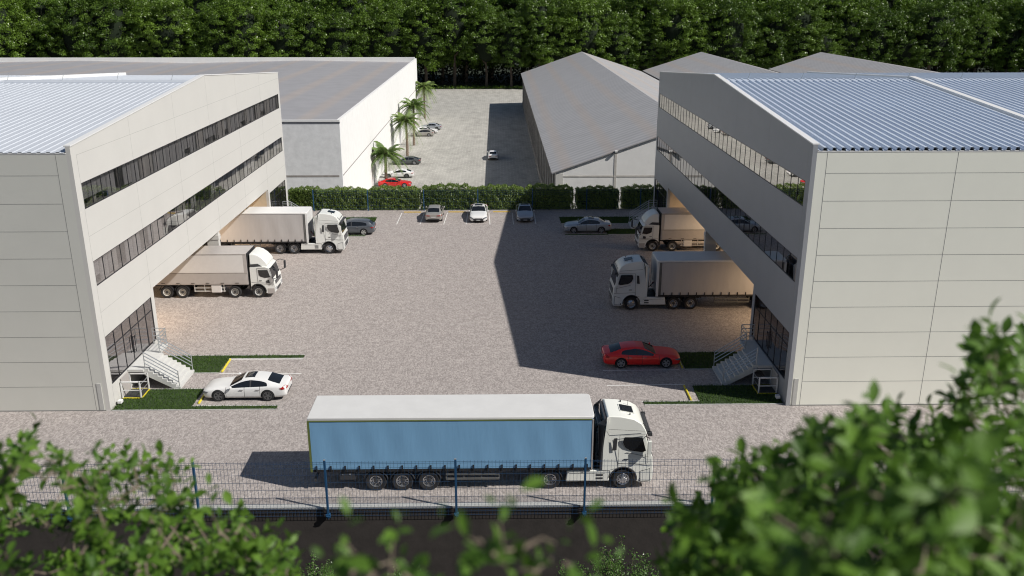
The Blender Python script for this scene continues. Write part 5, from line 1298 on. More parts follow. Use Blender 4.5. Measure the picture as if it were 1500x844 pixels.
for i, (x, y, h, lean, sc) in enumerate(((-17.3, 136.1, 5.0, .1, 1.15), (-16.5, 162.5, 6.6, -.35, 1.12), (-16.4, 174.9, 7.7, -.2, 1.12), (-17.3, 215.0, 7.4, .1, 1.15))):
    t = thing('palm_tree', plab[i], 'palm', (x, y, ZB), i*1.3, 'palms along the white hall')
    b = MB(); pts = [(lean*k/8, lean*.3*math.sin(k/3), h*k/8-.05) for k in range(9)]; b.path(pts, .26, 10, 0, .17)
    for k in range(1, int(h/.35)): 
        z = k*.35; b.lathe([(.20+.06*(1-z/h), -.03), (.235+.06*(1-z/h), .0), (.19+.06*(1-z/h), .05)], (lean*z/h, lean*.3*math.sin(z/h*8/3), z), 'z', 10)
    b.build('trunk', M['palmtrunk'], t, smooth=50)
    cr = link('crown', pm[i % 2], t, (lean, 0, h)); cr.scale = (sc, sc, sc)
    b = MB(); b.lathe([(.001, -.5), (.22, -.35), (.34, .05), (.2, .5), (.001, .8)], (lean, 0, h), 'z', 10); b.build('crown_heart', M['palmtrunk'], t, smooth=60)

# ---------------------------------------------------------------- foreground trees on the hillside below the camera
def leaf_template():
    # obovate leaf, slightly cupped, length 1 along +x
    out = [(0, 0), (.15, .08), (.38, .22), (.62, .27), (.84, .17), (1.02, 0)]
    V = []; F = []
    mid = [(x, 0, -.03*math.sin(x*3.1)) for x, _ in out]
    for x, w in out: V.append((x, 0, .05*math.sin(x*math.pi)-.12*x*x))
    for x, w in out[1:-1]: V.append((x, w, .05*math.sin(x*math.pi)-.12*x*x+.07))
    for x, w in out[1:-1]: V.append((x, -w, .05*math.sin(x*math.pi)-.12*x*x+.07))
    # mid 0..5, left 6..9, right 10..13 ; as quads with repeats -> use triangles and quads padded
    Q = [(0, 1, 6, 6), (1, 2, 7, 6), (2, 3, 8, 7), (3, 4, 9, 8), (4, 5, 9, 9), (0, 10, 1, 1), (1, 10, 11, 2), (2, 11, 12, 3), (3, 12, 13, 4), (4, 13, 5, 5)]
    return np.array(V), Q
LV, LQ = leaf_template()
TRI = [q for q in LQ if q[2] == q[3]]; QD = [q for q in LQ if q[2] != q[3]]
def leafy_tree(label, base, crown_base, sprigs, m, leaf=.085, seed=1, nleaf=(9, 15)):
    """sprigs: list of (tip, radius scale). trunk from the hillside, limbs to every sprig, leaves along the sprigs"""
    rs = np.random.RandomState(seed); t = thing('broadleaf_tree', label, 'tree', base)
    B = Vector(base); cb = Vector(crown_base)-B
    b = MB(); b.path([(0, 0, -.5), (cb.x*.3, cb.y*.2, cb.z*.4), tuple(cb*.8), tuple(cb)], .09, 8, 0, .045); b.build('trunk', M['fgbark'], t, smooth=60)
    limbs = MB(); Vs = []; tones = []; nodes = [cb]
    for tip in sorted(sprigs, key=lambda p: (Vector(p)-B-cb).length):
        tp = Vector(tip)-B
        near = min(nodes, key=lambda q: (q-tp).length + .35*(q-cb).length*0)
        if (near-tp).length > .03:
            mid = near.lerp(tp, .5) + Vector(rs.normal(0, .03, 3)) - Vector((0, 0, .04))
            L = (near-tp).length
            limbs.path([near, near.lerp(mid, .5), mid, mid.lerp(tp, .5), tp], .0045+.006*min(L, 1.0), 5, 0, .0022)
            nodes.append(mid)
        nodes.append(tp.lerp(near, .15))
        d = (tp-near).normalized() if (tp-near).length > 1e-3 else Vector((0, 0, 1))
        d = (d + Vector((0, 0, .8)) + Vector(rs.normal(0, .25, 3))).normalized()
        k = rs.randint(*nleaf); sl = rs.uniform(.16, .30)
        for j in range(k):
            u = j/(k-1); p = tp + d*sl*(u-.6); a = j*2.4+rs.uniform(-.3, .3)
            x1 = d.orthogonal().normalized(); y1 = d.cross(x1)
            out = (x1*math.cos(a)+y1*math.sin(a)); el = .15+.75*u+rs.uniform(-.2, .25)
            dirv = (out*math.cos(el)+d*math.sin(el)).normalized(); up = (d*math.cos(el)-out*math.sin(el)+Vector(rs.normal(0, .25, 3))).normalized()
            sd = up.cross(dirv).normalized(); up = dirv.cross(sd); s = leaf*rs.uniform(.5, 1.25)*(1-.3*u)
            Mx = np.array([list(dirv), list(sd), list(up)])
            Vs.append(LV*np.array([1, rs.uniform(.8, 1.1), 1])*s @ Mx + np.array(p)); tones.append(rs.beta(1.2, 1.3))
    limbs.build('limbs', M['fgbark'], t, smooth=60)
    n = len(Vs); V = np.concatenate(Vs); k = len(LV)
    faces = []
    for i in range(n):
        o = i*k
        for q in TRI: faces.append((q[0]+o, q[1]+o, q[2]+o))
        for q in QD: faces.append(tuple(x+o for x in q))
    me = bpy.data.meshes.new('leaves'); me.from_pydata(V.tolist(), [], faces); me.materials.append(m)
    a = me.attributes.new('tone', 'FLOAT', 'FACE'); a.data.foreach_set('value', np.repeat(np.array(tones, dtype=np.float32), len(LQ)))
    me.polygons.foreach_set('use_smooth', [True]*len(faces)); me.update(); link('leaves', me, t)
    return t
def cloud(ells, n, seed):
    rs = np.random.RandomState(seed); out = []
    tot = sum(e[3]*e[4]*e[5] for e in ells)
    for (cx, cy, cz, a, b, c) in ells:
        k = max(3, int(n*a*b*c/tot))
        for i in range(k):
            d = rs.normal(0, 1, 3); d /= np.linalg.norm(d); r = rs.uniform(.35, 1)**.5
            out.append((cx+d[0]*a*r, cy+d[1]*b*r, cz+d[2]*c*r))
    return out
FG = []
#FG0
FG = [
 ('leafy sunlit tree top at the lower left in front of the fence', (-2.6, 5.2, 14.9), (-2.2, 4.6, 19.9), [(-1.22, 4.34, 19.87), (-1.25, 3.22, 20.8), (-0.9, 3.28, 20.79), (-1.63, 3.2, 20.82), (-1.02, 3.09, 20.72), (-1.53, 3.66, 21.14), (-2.42, 3.53, 20.41), (-1.21, 4.16, 19.94), (-2.38, 4.03, 21.0), (-2.2, 3.55, 20.65), (-1.73, 3.65, 20.33), (-2.43, 3.89, 20.88), (-1.65, 3.55, 20.71), (-1.6, 3.93, 20.6), (-1.27, 3.54, 20.86), (-1.58, 3.31, 20.83), (-1.95, 4.31, 20.19), (-1.73, 3.21, 20.91), (-2.07, 4.48, 20.55), (-1.81, 3.52, 20.54), (-1.04, 3.41, 20.74), (-1.9, 4.19, 20.02), (-1.67, 3.98, 20.91), (-2.53, 4.29, 20.09), (-1.42, 3.03, 21.1), (-1.78, 4.01, 20.88), (-1.61, 2.97, 20.99), (-2.4, 3.72, 20.54), (-1.64, 3.62, 20.45), (-1.5, 4.33, 20.09), (-1.41, 3.57, 21.0), (-1.03, 3.21, 20.94), (-1.89, 3.95, 20.66), (-1.79, 3.65, 20.95), (-2.27, 4.36, 19.81), (-1.72, 4.19, 20.75), (-1.38, 3.4, 20.6), (-2.08, 3.12, 20.98), (-1.3, 3.49, 20.52), (-1.25, 4.35, 20.07), (-2.01, 4.05, 20.21), (-0.81, 2.9, 20.87), (-2.04, 2.99, 21.12), (-1.62, 3.96, 20.45), (-2.2, 4.5, 20.42), (-1.16, 3.13, 21.21), (-1.49, 3.62, 20.91), (-1.55, 4.36, 20.18), (-1.22, 3.19, 20.91), (-2.3, 4.42, 19.93), (-2.68, 4.17, 20.62), (-1.4, 4.25, 20.4), (-1.22, 3.4, 20.65), (-2.11, 4.3, 20.45), (-2.41, 4.45, 20.34), (-1.24, 4.06, 19.95), (-2.48, 3.9, 20.83), (-1.27, 3.82, 20.2), (-0.92, 3.24, 20.85), (-1.87, 3.48, 21.01), (-1.9, 3.03, 21.28), (-1.66, 3.53, 20.42), (-1.85, 4.36, 20.13), (-1.29, 3.38, 20.59), (-1.07, 3.55, 20.73), (-1.61, 4.31, 20.25), (-1.05, 3.3, 20.97), (-2.31, 3.4, 20.59), (-1.63, 3.18, 21.21), (-1.88, 3.9, 20.84), (-2.65, 4.46, 20.29), (-1.6, 2.95, 20.87), (-2.01, 4.43, 20.14), (-1.2, 4.04, 20.19), (-1.2, 4.29, 19.83), (-1.14, 3.89, 20.29), (-2.62, 4.35, 20.44), (-1.38, 3.19, 21.25), (-1.94, 3.42, 21.27), (-2.22, 4.37, 20.65), (-2.02, 3.92, 20.48), (-2.01, 3.3, 21.36), (-0.96, 3.52, 20.55), (-0.93, 2.92, 21.04), (-0.98, 3.17, 20.94), (-1.63, 2.99, 21.1), (-1.36, 3.27, 20.89), (-1.5, 3.04, 21.37), (-1.86, 4.28, 20.4), (-2.4, 4.04, 20.65), (-2.64, 4.04, 20.53), (-2.24, 3.9, 20.75), (-2.2, 4.18, 19.98), (-1.07, 3.21, 20.93), (-1.54, 3.74, 20.71), (-1.72, 4.08, 19.98), (-2.54, 3.91, 20.17), (-2.03, 3.63, 20.53), (-1.42, 3.17, 21.03), (-1.61, 3.05, 21.17), (-1.39, 3.68, 20.69), (-0.95, 3.26, 20.62), (-1.62, 3.12, 21.04), (-1.08, 3.11, 21.06), (-1.15, 2.96, 21.11), (-1.34, 2.94, 21.03), (-1.47, 3.67, 20.88), (-2.89, 4.4, 20.14), (-2.37, 4.38, 20.63), (-1.23, 4.26, 19.99), (-1.27, 4.13, 20.03), (-2.22, 3.53, 20.54), (-2.42, 4.27, 20.24), (-1.7, 3.49, 21.19), (-2.51, 4.38, 20.02), (-1.82, 4.12, 20.71), (-2.47, 4.11, 20.94), (-1.61, 3.07, 21.15), (-2.16, 4.45, 20.1), (-2.51, 3.7, 20.64), (-1.56, 3.63, 20.42), (-1.85, 4.2, 20.41), (-1.22, 4.03, 20.33), (-1.71, 4.22, 20.43), (-1.5, 3.81, 20.54), (-1.11, 3.83, 20.26), (-2.26, 4.23, 20.04), (-2.21, 4.04, 20.61), (-1.91, 3.48, 21.15), (-1.5, 3.82, 20.52), (-1.86, 4.43, 20.16), (-1.37, 3.89, 20.09), (-1.52, 4.31, 19.93), (-1.6, 2.99, 21.27), (-2.43, 3.58, 20.36), (-2.38, 3.87, 20.99), (-1.57, 3.75, 20.34), (-1.76, 3.2, 20.87), (-2.18, 4.09, 20.74), (-1.51, 3.33, 21.03), (-1.42, 4.33, 20.15), (-2.34, 4.07, 20.32), (-2.54, 4.27, 20.76), (-1.99, 3.08, 21.1), (-0.91, 3.2, 20.67), (-1.02, 3.04, 20.88), (-2.32, 4.02, 20.36), (-2.01, 3.79, 20.91), (-1.17, 3.21, 20.9), (-2.04, 3.61, 20.53), (-1.44, 4.02, 20.54), (-1.18, 3.31, 20.6), (-1.01, 3.33, 20.7), (-2.98, 4.38, 20.03), (-1.53, 3.52, 21.04), (-1.73, 3.5, 20.4), (-1.72, 3.29, 20.97), (-2.44, 4.25, 19.99), (-2.3, 4.36, 20.25), (-1.7, 4.41, 20.12), (-1.0, 3.2, 20.88), (-1.32, 3.87, 20.15), (-1.34, 3.94, 20.67), (-1.09, 3.18, 21.04), (-1.07, 3.41, 20.57), (-1.52, 3.53, 21.08), (-1.7, 4.23, 20.02), (-1.31, 3.17, 20.81), (-1.66, 4.21, 19.82), (-1.29, 3.54, 20.42), (-2.13, 3.83, 20.47), (-2.58, 3.9, 20.69), (-2.33, 3.61, 21.01), (-2.54, 4.05, 20.61), (-2.13, 4.54, 20.65), (-2.1, 3.77, 21.12), (-1.02, 3.05, 20.78), (-2.8, 4.17, 20.01), (-1.26, 4.13, 19.99), (-1.09, 3.24, 21.1), (-2.98, 4.58, 20.47), (-0.83, 3.08, 20.78), (-2.75, 4.27, 19.89), (-1.7, 3.83, 20.42), (-1.39, 3.5, 20.4), (-2.59, 4.07, 20.8), (-2.86, 4.44, 20.59), (-0.94, 3.27, 20.94), (-1.03, 3.83, 20.29), (-1.79, 3.82, 21.05), (-1.06, 3.86, 20.35), (-2.0, 3.23, 21.38), (-2.39, 3.99, 21.03), (-1.9, 4.41, 20.76), (-0.85, 2.98, 21.12), (-2.47, 3.86, 20.86), (-1.65, 3.22, 21.33), (-2.08, 4.12, 20.85), (-1.86, 3.13, 21.5), (-2.88, 4.64, 20.58), (-2.3, 4.14, 20.88), (-2.15, 4.23, 20.77), (-2.33, 3.67, 21.04), (-1.69, 3.17, 21.39), (-1.91, 4.16, 20.85), (-2.44, 4.19, 21.0), (-1.99, 3.13, 21.35), (-2.08, 4.43, 20.72), (-2.27, 3.47, 21.16), (-2.29, 4.63, 20.58), (-2.4, 4.61, 20.48), (-2.4, 4.41, 20.69), (-2.21, 3.34, 21.24), (-2.01, 3.05, 21.39), (-2.27, 4.12, 20.86)], M['fgleaf'], .082, 1),
 ('big leafy tree top at the lower right, close to the camera', (2.2, 4.4, 15.4), (1.6, 3.3, 20.6), [(0.99, 3.34, 20.74), (0.7, 2.71, 21.2), (0.59, 2.16, 21.57), (2.09, 3.68, 20.74), (1.27, 2.65, 21.12), (1.56, 3.34, 20.88), (1.29, 3.46, 21.2), (1.93, 3.09, 20.76), (1.68, 2.83, 21.81), (1.14, 2.71, 21.5), (1.66, 2.95, 20.89), (1.99, 3.36, 20.87), (1.93, 3.79, 21.08), (0.96, 3.08, 21.18), (1.31, 2.24, 21.37), (0.8, 3.07, 20.86), (2.08, 3.63, 21.15), (0.63, 2.39, 21.58), (0.9, 3.3, 21.03), (1.66, 2.4, 21.84), (1.28, 3.45, 21.05), (2.09, 3.87, 20.47), (1.03, 2.76, 21.19), (2.14, 3.66, 20.93), (0.9, 2.41, 21.41), (1.51, 2.51, 21.58), (2.02, 3.51, 21.29), (1.85, 3.07, 21.21), (1.32, 2.2, 21.74), (0.8, 2.87, 20.82), (1.52, 2.76, 21.47), (1.27, 2.28, 21.81), (1.54, 3.98, 20.83), (1.42, 2.19, 21.75), (1.43, 3.11, 20.71), (1.01, 2.41, 21.66), (0.78, 3.23, 20.7), (0.94, 2.79, 21.19), (1.05, 3.56, 20.57), (1.11, 2.12, 21.85), (1.2, 3.31, 20.81), (1.38, 3.56, 21.01), (0.89, 3.18, 20.91), (1.18, 2.55, 21.86), (0.78, 2.42, 21.49), (1.68, 2.91, 21.68), (1.75, 2.54, 21.13), (1.12, 3.46, 21.16), (0.7, 2.52, 21.1), (1.99, 2.8, 21.23), (1.48, 3.74, 20.43), (1.04, 2.83, 21.13), (0.54, 2.15, 21.76), (0.91, 3.53, 20.69), (2.44, 3.61, 21.17), (2.15, 3.38, 21.5), (2.38, 3.44, 21.02), (0.79, 2.7, 21.27), (2.15, 3.68, 21.41), (1.9, 3.77, 20.53), (1.56, 2.58, 21.53), (1.08, 2.59, 21.64), (2.13, 3.92, 20.72), (0.88, 2.51, 21.31), (2.46, 3.78, 20.9), (2.32, 3.33, 20.4), (2.0, 3.71, 20.73), (1.63, 3.33, 20.47), (1.36, 2.73, 21.59), (1.02, 3.23, 20.69), (2.29, 3.87, 20.69), (0.91, 2.92, 21.25), (0.65, 2.52, 21.23), (1.27, 3.61, 20.57), (0.72, 2.84, 21.07), (1.6, 2.32, 21.95), (2.1, 3.03, 21.44), (1.61, 3.36, 21.25), (1.84, 3.13, 21.01), (0.96, 2.16, 21.65), (1.29, 3.23, 21.38), (2.35, 3.27, 20.56), (1.23, 2.44, 21.36), (1.09, 2.92, 21.31), (2.0, 2.96, 21.01), (1.34, 2.84, 21.62), (1.81, 3.09, 20.73), (1.92, 3.22, 20.74), (2.36, 3.67, 20.69), (2.28, 3.34, 20.52), (0.53, 2.18, 21.52), (1.36, 2.12, 21.95), (1.45, 3.48, 20.49), (2.33, 3.41, 20.96), (0.64, 2.25, 21.62), (1.27, 2.43, 21.62), (1.36, 2.3, 21.41), (2.35, 3.74, 21.27), (1.55, 2.88, 21.26), (2.33, 3.57, 20.91), (1.78, 2.67, 21.95), (1.27, 2.39, 21.82), (2.57, 3.59, 20.38), (1.06, 2.96, 21.13), (0.59, 2.36, 21.62), (0.92, 2.19, 21.92), (0.93, 2.07, 21.63), (2.06, 3.94, 20.76), (2.09, 3.4, 20.48), (1.56, 2.95, 21.59), (0.84, 3.08, 20.66), (0.87, 2.73, 21.44), (2.1, 3.9, 20.84), (1.14, 2.99, 20.82), (0.76, 2.62, 21.36), (2.32, 3.33, 21.32), (1.2, 2.89, 20.92), (1.19, 2.38, 21.32), (1.41, 3.17, 20.89), (1.43, 2.44, 21.18), (1.1, 2.86, 20.94), (0.88, 3.6, 20.25), (1.63, 3.9, 20.67), (1.32, 3.4, 21.17), (1.2, 3.4, 21.13), (0.67, 2.4, 21.2), (1.32, 3.1, 20.66), (0.63, 2.58, 21.08), (0.94, 3.12, 21.11), (1.79, 2.98, 21.25), (1.79, 2.86, 20.87), (1.07, 3.82, 20.63), (2.21, 3.16, 20.97), (2.25, 3.35, 20.74), (1.36, 2.68, 21.22), (2.0, 3.02, 20.96), (0.77, 2.91, 21.1), (0.67, 2.09, 21.68), (1.16, 3.16, 21.3), (1.15, 3.88, 20.65), (0.9, 2.48, 21.47), (0.67, 2.67, 21.1), (1.11, 2.51, 21.89), (1.65, 3.22, 20.87), (2.56, 3.8, 21.14), (2.18, 3.59, 20.61), (1.45, 2.16, 21.71), (1.01, 3.07, 21.0), (2.53, 3.61, 20.93), (1.48, 2.82, 21.64), (1.36, 3.03, 21.52), (1.71, 3.21, 20.74), (1.41, 2.11, 21.57), (2.22, 3.32, 21.31), (1.11, 3.02, 21.28), (2.68, 3.96, 20.93), (1.96, 2.79, 21.16), (1.19, 2.75, 21.1), (0.7, 2.55, 21.13), (1.88, 3.28, 20.71), (2.69, 3.88, 20.86), (0.78, 3.02, 20.98), (1.87, 3.67, 21.06), (1.84, 2.64, 21.05), (1.82, 2.62, 21.76), (1.41, 2.53, 21.86), (1.11, 3.73, 20.63), (1.03, 3.34, 20.42), (2.42, 3.89, 20.9), (1.41, 2.58, 21.12), (1.97, 2.69, 20.96), (0.78, 2.41, 21.2), (1.31, 2.02, 21.56), (1.79, 3.15, 21.51), (1.6, 2.61, 22.05), (2.14, 3.45, 20.77), (1.31, 2.76, 21.58), (1.53, 2.52, 21.09), (0.76, 2.21, 21.76), (0.72, 2.2, 21.46), (0.77, 2.43, 21.27), (1.66, 2.5, 21.91), (1.23, 2.96, 21.6), (1.7, 3.27, 20.48), (1.2, 2.86, 21.36), (0.83, 2.43, 21.71), (1.86, 2.88, 20.78), (0.88, 2.34, 21.52), (1.78, 3.56, 21.05), (1.53, 2.08, 21.47), (1.28, 3.91, 20.71), (1.26, 2.17, 22.01), (1.46, 3.68, 20.89), (2.48, 3.73, 21.33), (0.79, 2.06, 21.82), (1.63, 3.08, 21.52), (0.75, 2.35, 21.32), (1.26, 2.76, 21.33), (0.91, 3.06, 21.17), (0.99, 3.48, 20.38), (0.82, 2.96, 21.23), (0.56, 2.15, 21.4), (1.54, 3.14, 21.12), (1.2, 2.82, 21.25), (1.05, 3.81, 20.64), (1.58, 3.59, 20.57), (0.95, 3.3, 21.01), (1.08, 2.86, 21.23), (1.37, 3.39, 20.62), (1.18, 3.72, 20.63), (2.52, 3.74, 21.13), (1.38, 3.52, 21.09), (1.36, 3.07, 21.57), (0.95, 2.68, 21.39), (1.79, 3.18, 21.45), (1.36, 3.28, 21.0), (1.62, 3.39, 20.91), (1.39, 3.28, 20.74), (1.13, 2.87, 21.1), (0.97, 2.34, 21.48), (1.16, 3.72, 20.73), (1.3, 3.81, 20.55), (0.85, 3.28, 20.7), (0.84, 2.4, 21.21), (1.45, 3.0, 21.17), (1.85, 2.96, 21.26), (1.14, 2.76, 21.0), (0.91, 3.4, 20.88), (1.31, 3.67, 20.63), (1.06, 3.87, 20.57), (1.82, 2.57, 21.12), (1.48, 3.77, 20.7), (0.77, 2.52, 21.37), (1.02, 2.87, 21.52), (0.88, 3.34, 20.75), (0.82, 2.22, 21.76), (2.44, 3.73, 21.58), (1.25, 2.31, 21.88), (1.04, 2.95, 21.37), (1.31, 3.35, 21.17), (0.92, 3.49, 20.76), (2.28, 3.37, 20.71), (0.66, 2.1, 21.53), (1.41, 3.58, 20.63), (1.37, 2.25, 22.11), (1.34, 3.78, 20.54), (2.29, 3.81, 20.97), (1.48, 3.82, 20.66), (0.96, 3.71, 20.63), (1.73, 3.26, 21.13), (0.8, 2.31, 21.64), (1.11, 2.85, 20.9), (2.42, 3.45, 20.96), (0.78, 2.26, 21.36), (1.28, 2.15, 21.62), (1.9, 3.62, 20.67), (1.77, 3.4, 20.47), (0.78, 3.0, 20.88), (1.38, 2.79, 21.03), (1.33, 2.58, 21.13), (1.61, 2.63, 22.11), (1.84, 3.03, 21.27), (1.77, 3.05, 21.57), (0.91, 2.36, 21.34), (0.53, 2.19, 21.48), (0.89, 2.72, 21.3), (2.05, 3.8, 20.31), (1.35, 2.61, 21.6), (1.58, 3.4, 20.71), (1.4, 3.88, 20.95), (1.5, 2.99, 21.53), (0.74, 2.83, 21.15), (0.85, 2.29, 21.61), (0.78, 3.11, 20.62), (1.97, 3.17, 21.27), (0.93, 3.23, 20.8), (1.73, 2.68, 21.68), (1.18, 3.3, 20.6), (2.15, 3.22, 21.35), (1.06, 3.26, 20.95), (1.59, 3.53, 20.61), (1.3, 2.04, 21.52), (0.72, 2.1, 21.61), (1.73, 3.84, 20.49), (2.2, 3.33, 20.96), (2.11, 3.38, 21.66), (0.62, 2.13, 21.62), (1.77, 3.17, 20.67), (1.66, 2.78, 21.33), (1.04, 2.28, 21.7), (1.15, 3.18, 20.95), (1.29, 2.52, 21.17), (2.24, 3.7, 21.11), (2.14, 3.2, 21.53), (0.97, 2.13, 22.03), (0.61, 2.09, 21.56), (0.78, 2.44, 21.61), (1.99, 2.9, 21.48), (1.17, 3.35, 20.84), (0.88, 3.54, 20.5), (0.97, 3.18, 20.81), (0.76, 2.43, 21.6), (2.09, 3.31, 20.88), (1.21, 2.96, 21.21), (0.77, 2.34, 21.5), (1.14, 2.09, 21.45), (1.33, 3.14, 21.24), (1.61, 2.99, 21.17), (1.57, 2.39, 21.33), (1.44, 2.43, 21.63), (0.61, 2.16, 21.67), (1.74, 3.26, 21.29), (1.22, 3.28, 21.18), (0.88, 2.42, 21.24), (0.73, 2.78, 21.27), (1.29, 3.03, 21.25), (1.03, 2.86, 21.13), (2.18, 3.43, 20.98), (1.59, 3.57, 20.22), (2.39, 3.86, 21.13), (1.47, 2.62, 21.6), (0.88, 3.21, 20.66), (1.54, 2.56, 22.12), (1.33, 2.25, 22.08), (1.91, 3.31, 21.67), (2.08, 3.09, 21.74), (1.25, 2.64, 21.81), (1.39, 2.03, 21.56), (1.59, 2.66, 21.08), (1.99, 3.52, 20.81), (1.8, 2.81, 21.23), (0.78, 2.16, 21.92), (1.75, 2.52, 21.23), (1.18, 2.71, 21.75), (1.3, 2.87, 21.15), (2.16, 3.94, 21.08), (2.2, 3.2, 21.31), (2.02, 3.32, 20.89), (1.4, 3.38, 21.12), (1.68, 2.5, 22.09), (1.48, 3.04, 21.19), (0.62, 2.36, 21.45), (1.54, 2.93, 21.53), (2.51, 3.9, 21.25), (1.48, 2.56, 21.2), (2.12, 3.02, 21.22), (1.51, 2.43, 21.49), (1.32, 2.78, 21.69), (1.24, 2.65, 21.56), (2.01, 3.83, 21.15), (1.63, 2.97, 21.09), (0.92, 2.41, 21.46), (1.28, 2.28, 21.78), (2.41, 3.57, 20.23), (1.14, 3.26, 20.7), (1.98, 3.35, 21.73), (0.86, 3.33, 20.83), (2.06, 3.51, 20.54), (1.46, 3.29, 20.59), (1.29, 2.7, 21.17), (0.83, 2.55, 21.28), (1.08, 3.57, 20.87), (1.02, 2.64, 21.67), (1.37, 2.05, 21.82), (2.08, 3.44, 21.68), (1.4, 2.22, 22.18), (1.91, 2.64, 21.34), (1.9, 2.93, 21.65), (0.81, 2.63, 21.52), (2.1, 3.28, 20.91), (1.65, 3.41, 20.4), (0.86, 2.45, 21.5), (1.19, 2.2, 21.55), (1.9, 3.38, 20.6), (1.26, 3.02, 20.83), (0.98, 2.0, 21.65), (1.61, 2.42, 21.44), (0.66, 2.16, 21.42), (1.94, 3.3, 21.68), (0.86, 2.2, 21.86), (1.99, 3.39, 20.59), (0.85, 2.71, 21.18), (0.97, 2.49, 21.37), (1.02, 2.64, 21.31), (0.6, 2.27, 21.57), (1.52, 3.99, 20.8), (1.09, 2.4, 21.41), (1.5, 3.85, 20.89), (0.74, 2.82, 21.29), (1.0, 3.25, 20.7), (1.66, 3.85, 20.37), (0.73, 2.31, 21.78), (0.97, 2.75, 21.3), (1.64, 3.63, 20.45), (1.29, 3.26, 20.72), (1.36, 3.33, 20.5), (1.14, 3.5, 20.45), (1.02, 2.92, 21.42), (2.33, 3.89, 20.73), (1.95, 3.9, 20.88), (0.66, 2.77, 21.24), (1.17, 3.99, 20.71), (0.96, 3.94, 20.51), (0.96, 2.51, 21.79), (0.68, 2.27, 21.8), (1.53, 3.2, 21.53), (2.42, 3.77, 21.67), (1.18, 2.92, 21.58), (0.98, 2.4, 21.89), (1.04, 2.54, 21.82), (2.03, 3.67, 21.27), (2.02, 3.14, 21.89), (2.01, 3.6, 21.31), (0.93, 2.32, 21.94), (0.67, 2.24, 21.79), (0.83, 2.55, 21.72), (1.48, 3.77, 21.1), (1.31, 3.09, 21.53), (0.98, 3.51, 20.94), (0.57, 2.22, 21.75), (1.09, 3.53, 21.05), (1.4, 3.41, 21.31), (1.03, 2.23, 22.06), (1.17, 3.74, 20.99), (0.88, 2.46, 21.79), (1.05, 2.54, 21.81), (1.82, 2.98, 21.98), (1.31, 3.35, 21.29), (2.51, 3.91, 21.61), (1.6, 4.01, 20.98), (1.58, 3.23, 21.54), (0.63, 2.45, 21.56), (2.15, 3.3, 21.84), (1.22, 3.98, 20.82), (0.91, 2.96, 21.41), (1.4, 3.83, 21.05), (1.77, 2.72, 22.1), (1.08, 3.15, 21.37), (0.94, 3.06, 21.34), (2.11, 4.04, 21.04), (1.95, 4.05, 21.1), (1.79, 3.61, 21.33), (1.09, 2.31, 22.0), (1.93, 2.91, 21.99), (2.36, 3.99, 21.49), (0.9, 2.96, 21.4), (1.87, 3.11, 21.92), (1.03, 3.49, 20.99), (1.84, 3.12, 21.87), (1.91, 3.39, 21.45), (1.08, 3.95, 20.65), (1.75, 3.31, 21.45), (2.53, 4.11, 21.49), (1.15, 3.62, 21.07), (1.43, 2.85, 21.72), (1.35, 3.39, 21.31), (1.77, 2.94, 21.98), (2.11, 3.87, 21.2), (0.9, 2.51, 21.76), (1.18, 3.91, 20.82), (2.3, 3.52, 21.79), (1.65, 3.34, 21.43), (0.77, 1.84, 21.9), (0.82, 1.31, 22.39), (1.07, 1.78, 21.96), (1.08, 1.86, 21.94), (0.89, 1.49, 22.3), (1.11, 1.9, 22.01), (0.64, 1.67, 21.95), (0.89, 1.53, 22.26), (1.01, 1.71, 22.1), (0.83, 1.55, 22.06), (0.75, 1.76, 22.05), (0.84, 1.46, 22.28), (0.94, 1.62, 22.21), (1.27, 1.87, 22.04), (1.28, 1.83, 21.87), (0.96, 1.73, 22.11), (1.02, 1.84, 22.01), (0.6, 1.3, 22.28), (0.51, 1.31, 22.31), (0.82, 1.81, 22.13), (0.98, 1.43, 22.19), (0.96, 1.68, 22.04), (0.6, 1.67, 22.07), (0.62, 1.4, 22.23), (0.96, 1.8, 21.99), (0.56, 1.56, 22.2), (0.52, 1.38, 22.21), (0.75, 1.56, 22.24), (0.83, 1.54, 22.25), (1.25, 1.79, 21.93)], M['fgleafdark'], .088, 2),
 ('few blurred leafy sprigs at the bottom centre', (.1, 3.2, 16.2), (-.1, 2.2, 21.0), [(-0.33, 1.64, 22.08), (-0.3, 1.7, 21.97), (-0.24, 1.72, 22.03), (-0.34, 1.61, 22.01), (-0.21, 1.78, 21.89), (-0.06, 1.55, 22.15), (-0.0, 1.56, 22.18), (0.04, 1.63, 22.08), (0.12, 1.63, 22.08), (0.18, 1.7, 21.97), (0.07, 1.61, 22.02), (-0.05, 1.61, 22.02), (0.2, 1.69, 21.94), (-0.16, 1.86, 21.8)], M['fgleafdark'], .07, 3, (6, 10)),
]
#FG1
for a in FG: leafy_tree(*a)

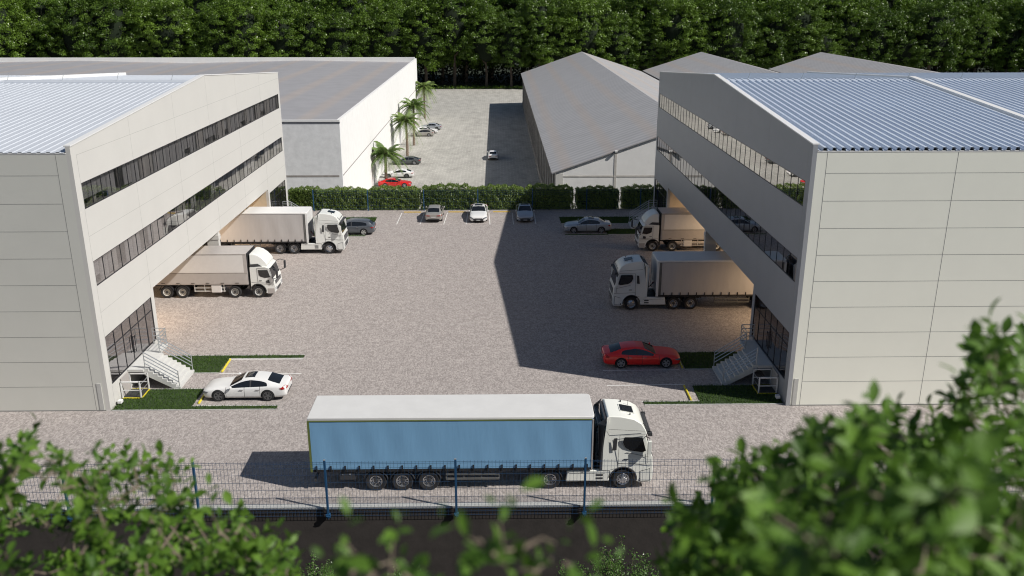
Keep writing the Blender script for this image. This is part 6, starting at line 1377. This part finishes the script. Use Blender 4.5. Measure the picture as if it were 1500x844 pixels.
# small-leaved shrubs at the foot of the retaining wall
def small_shrub(label, x, y, z0, h, w, seed):
    rs = np.random.RandomState(seed); t = thing('shrub', label, 'shrub', (x, y, z0), 0, 'small-leaved shrubs below the retaining wall')
    b = MB(); P = []; N = []
    for k in range(int(26*w)):
        a = rs.uniform(0, 6.28); r = w*rs.uniform(.1, 1)**.6; hh = h*(1-.35*(r/w)**2)*rs.uniform(.72, 1.08); tip = Vector((math.cos(a)*r, math.sin(a)*r*.7, hh))
        mid = Vector((tip.x*.55, tip.y*.55, hh*.6)); b.path([(0, 0, -.1), tuple(mid), tuple(tip)], .02, 4, 0, .005)
        for j in range(95):
            u = rs.uniform(.0, 1); p = mid.lerp(tip, u); P.append(np.array(p)+rs.normal(0, .09, 3)); N.append((rs.normal(), rs.normal(), abs(rs.normal())+.3))
    b.build('stems', M['fgbark'], t); V, F = leaf_cards(np.array(P), np.array(N), .058, seed, .5)
    link('foliage', fast_mesh('shrub_leaves', V, F, [M['smallleaf']], rs.beta(1.5, 1.5, len(P))), t)
small_shrub('small-leaved shrub below the lorry cab, tips against the dark wall', 5.6, 33.6, -4.2, 4.35, 1.9, 3)
small_shrub('thin small-leaved shrub just left of the shrub below the lorry cab', 3.2, 33.5, -4.2, 3.7, .9, 4)
small_shrub('small-leaved shrub below the trailer wheels', -4.0, 33.5, -4.2, 3.35, 1.5, 5)
small_shrub('small-leaved shrub low at the left, between leafy branches', -8.3, 33.4, -4.2, 3.7, 1.7, 6)
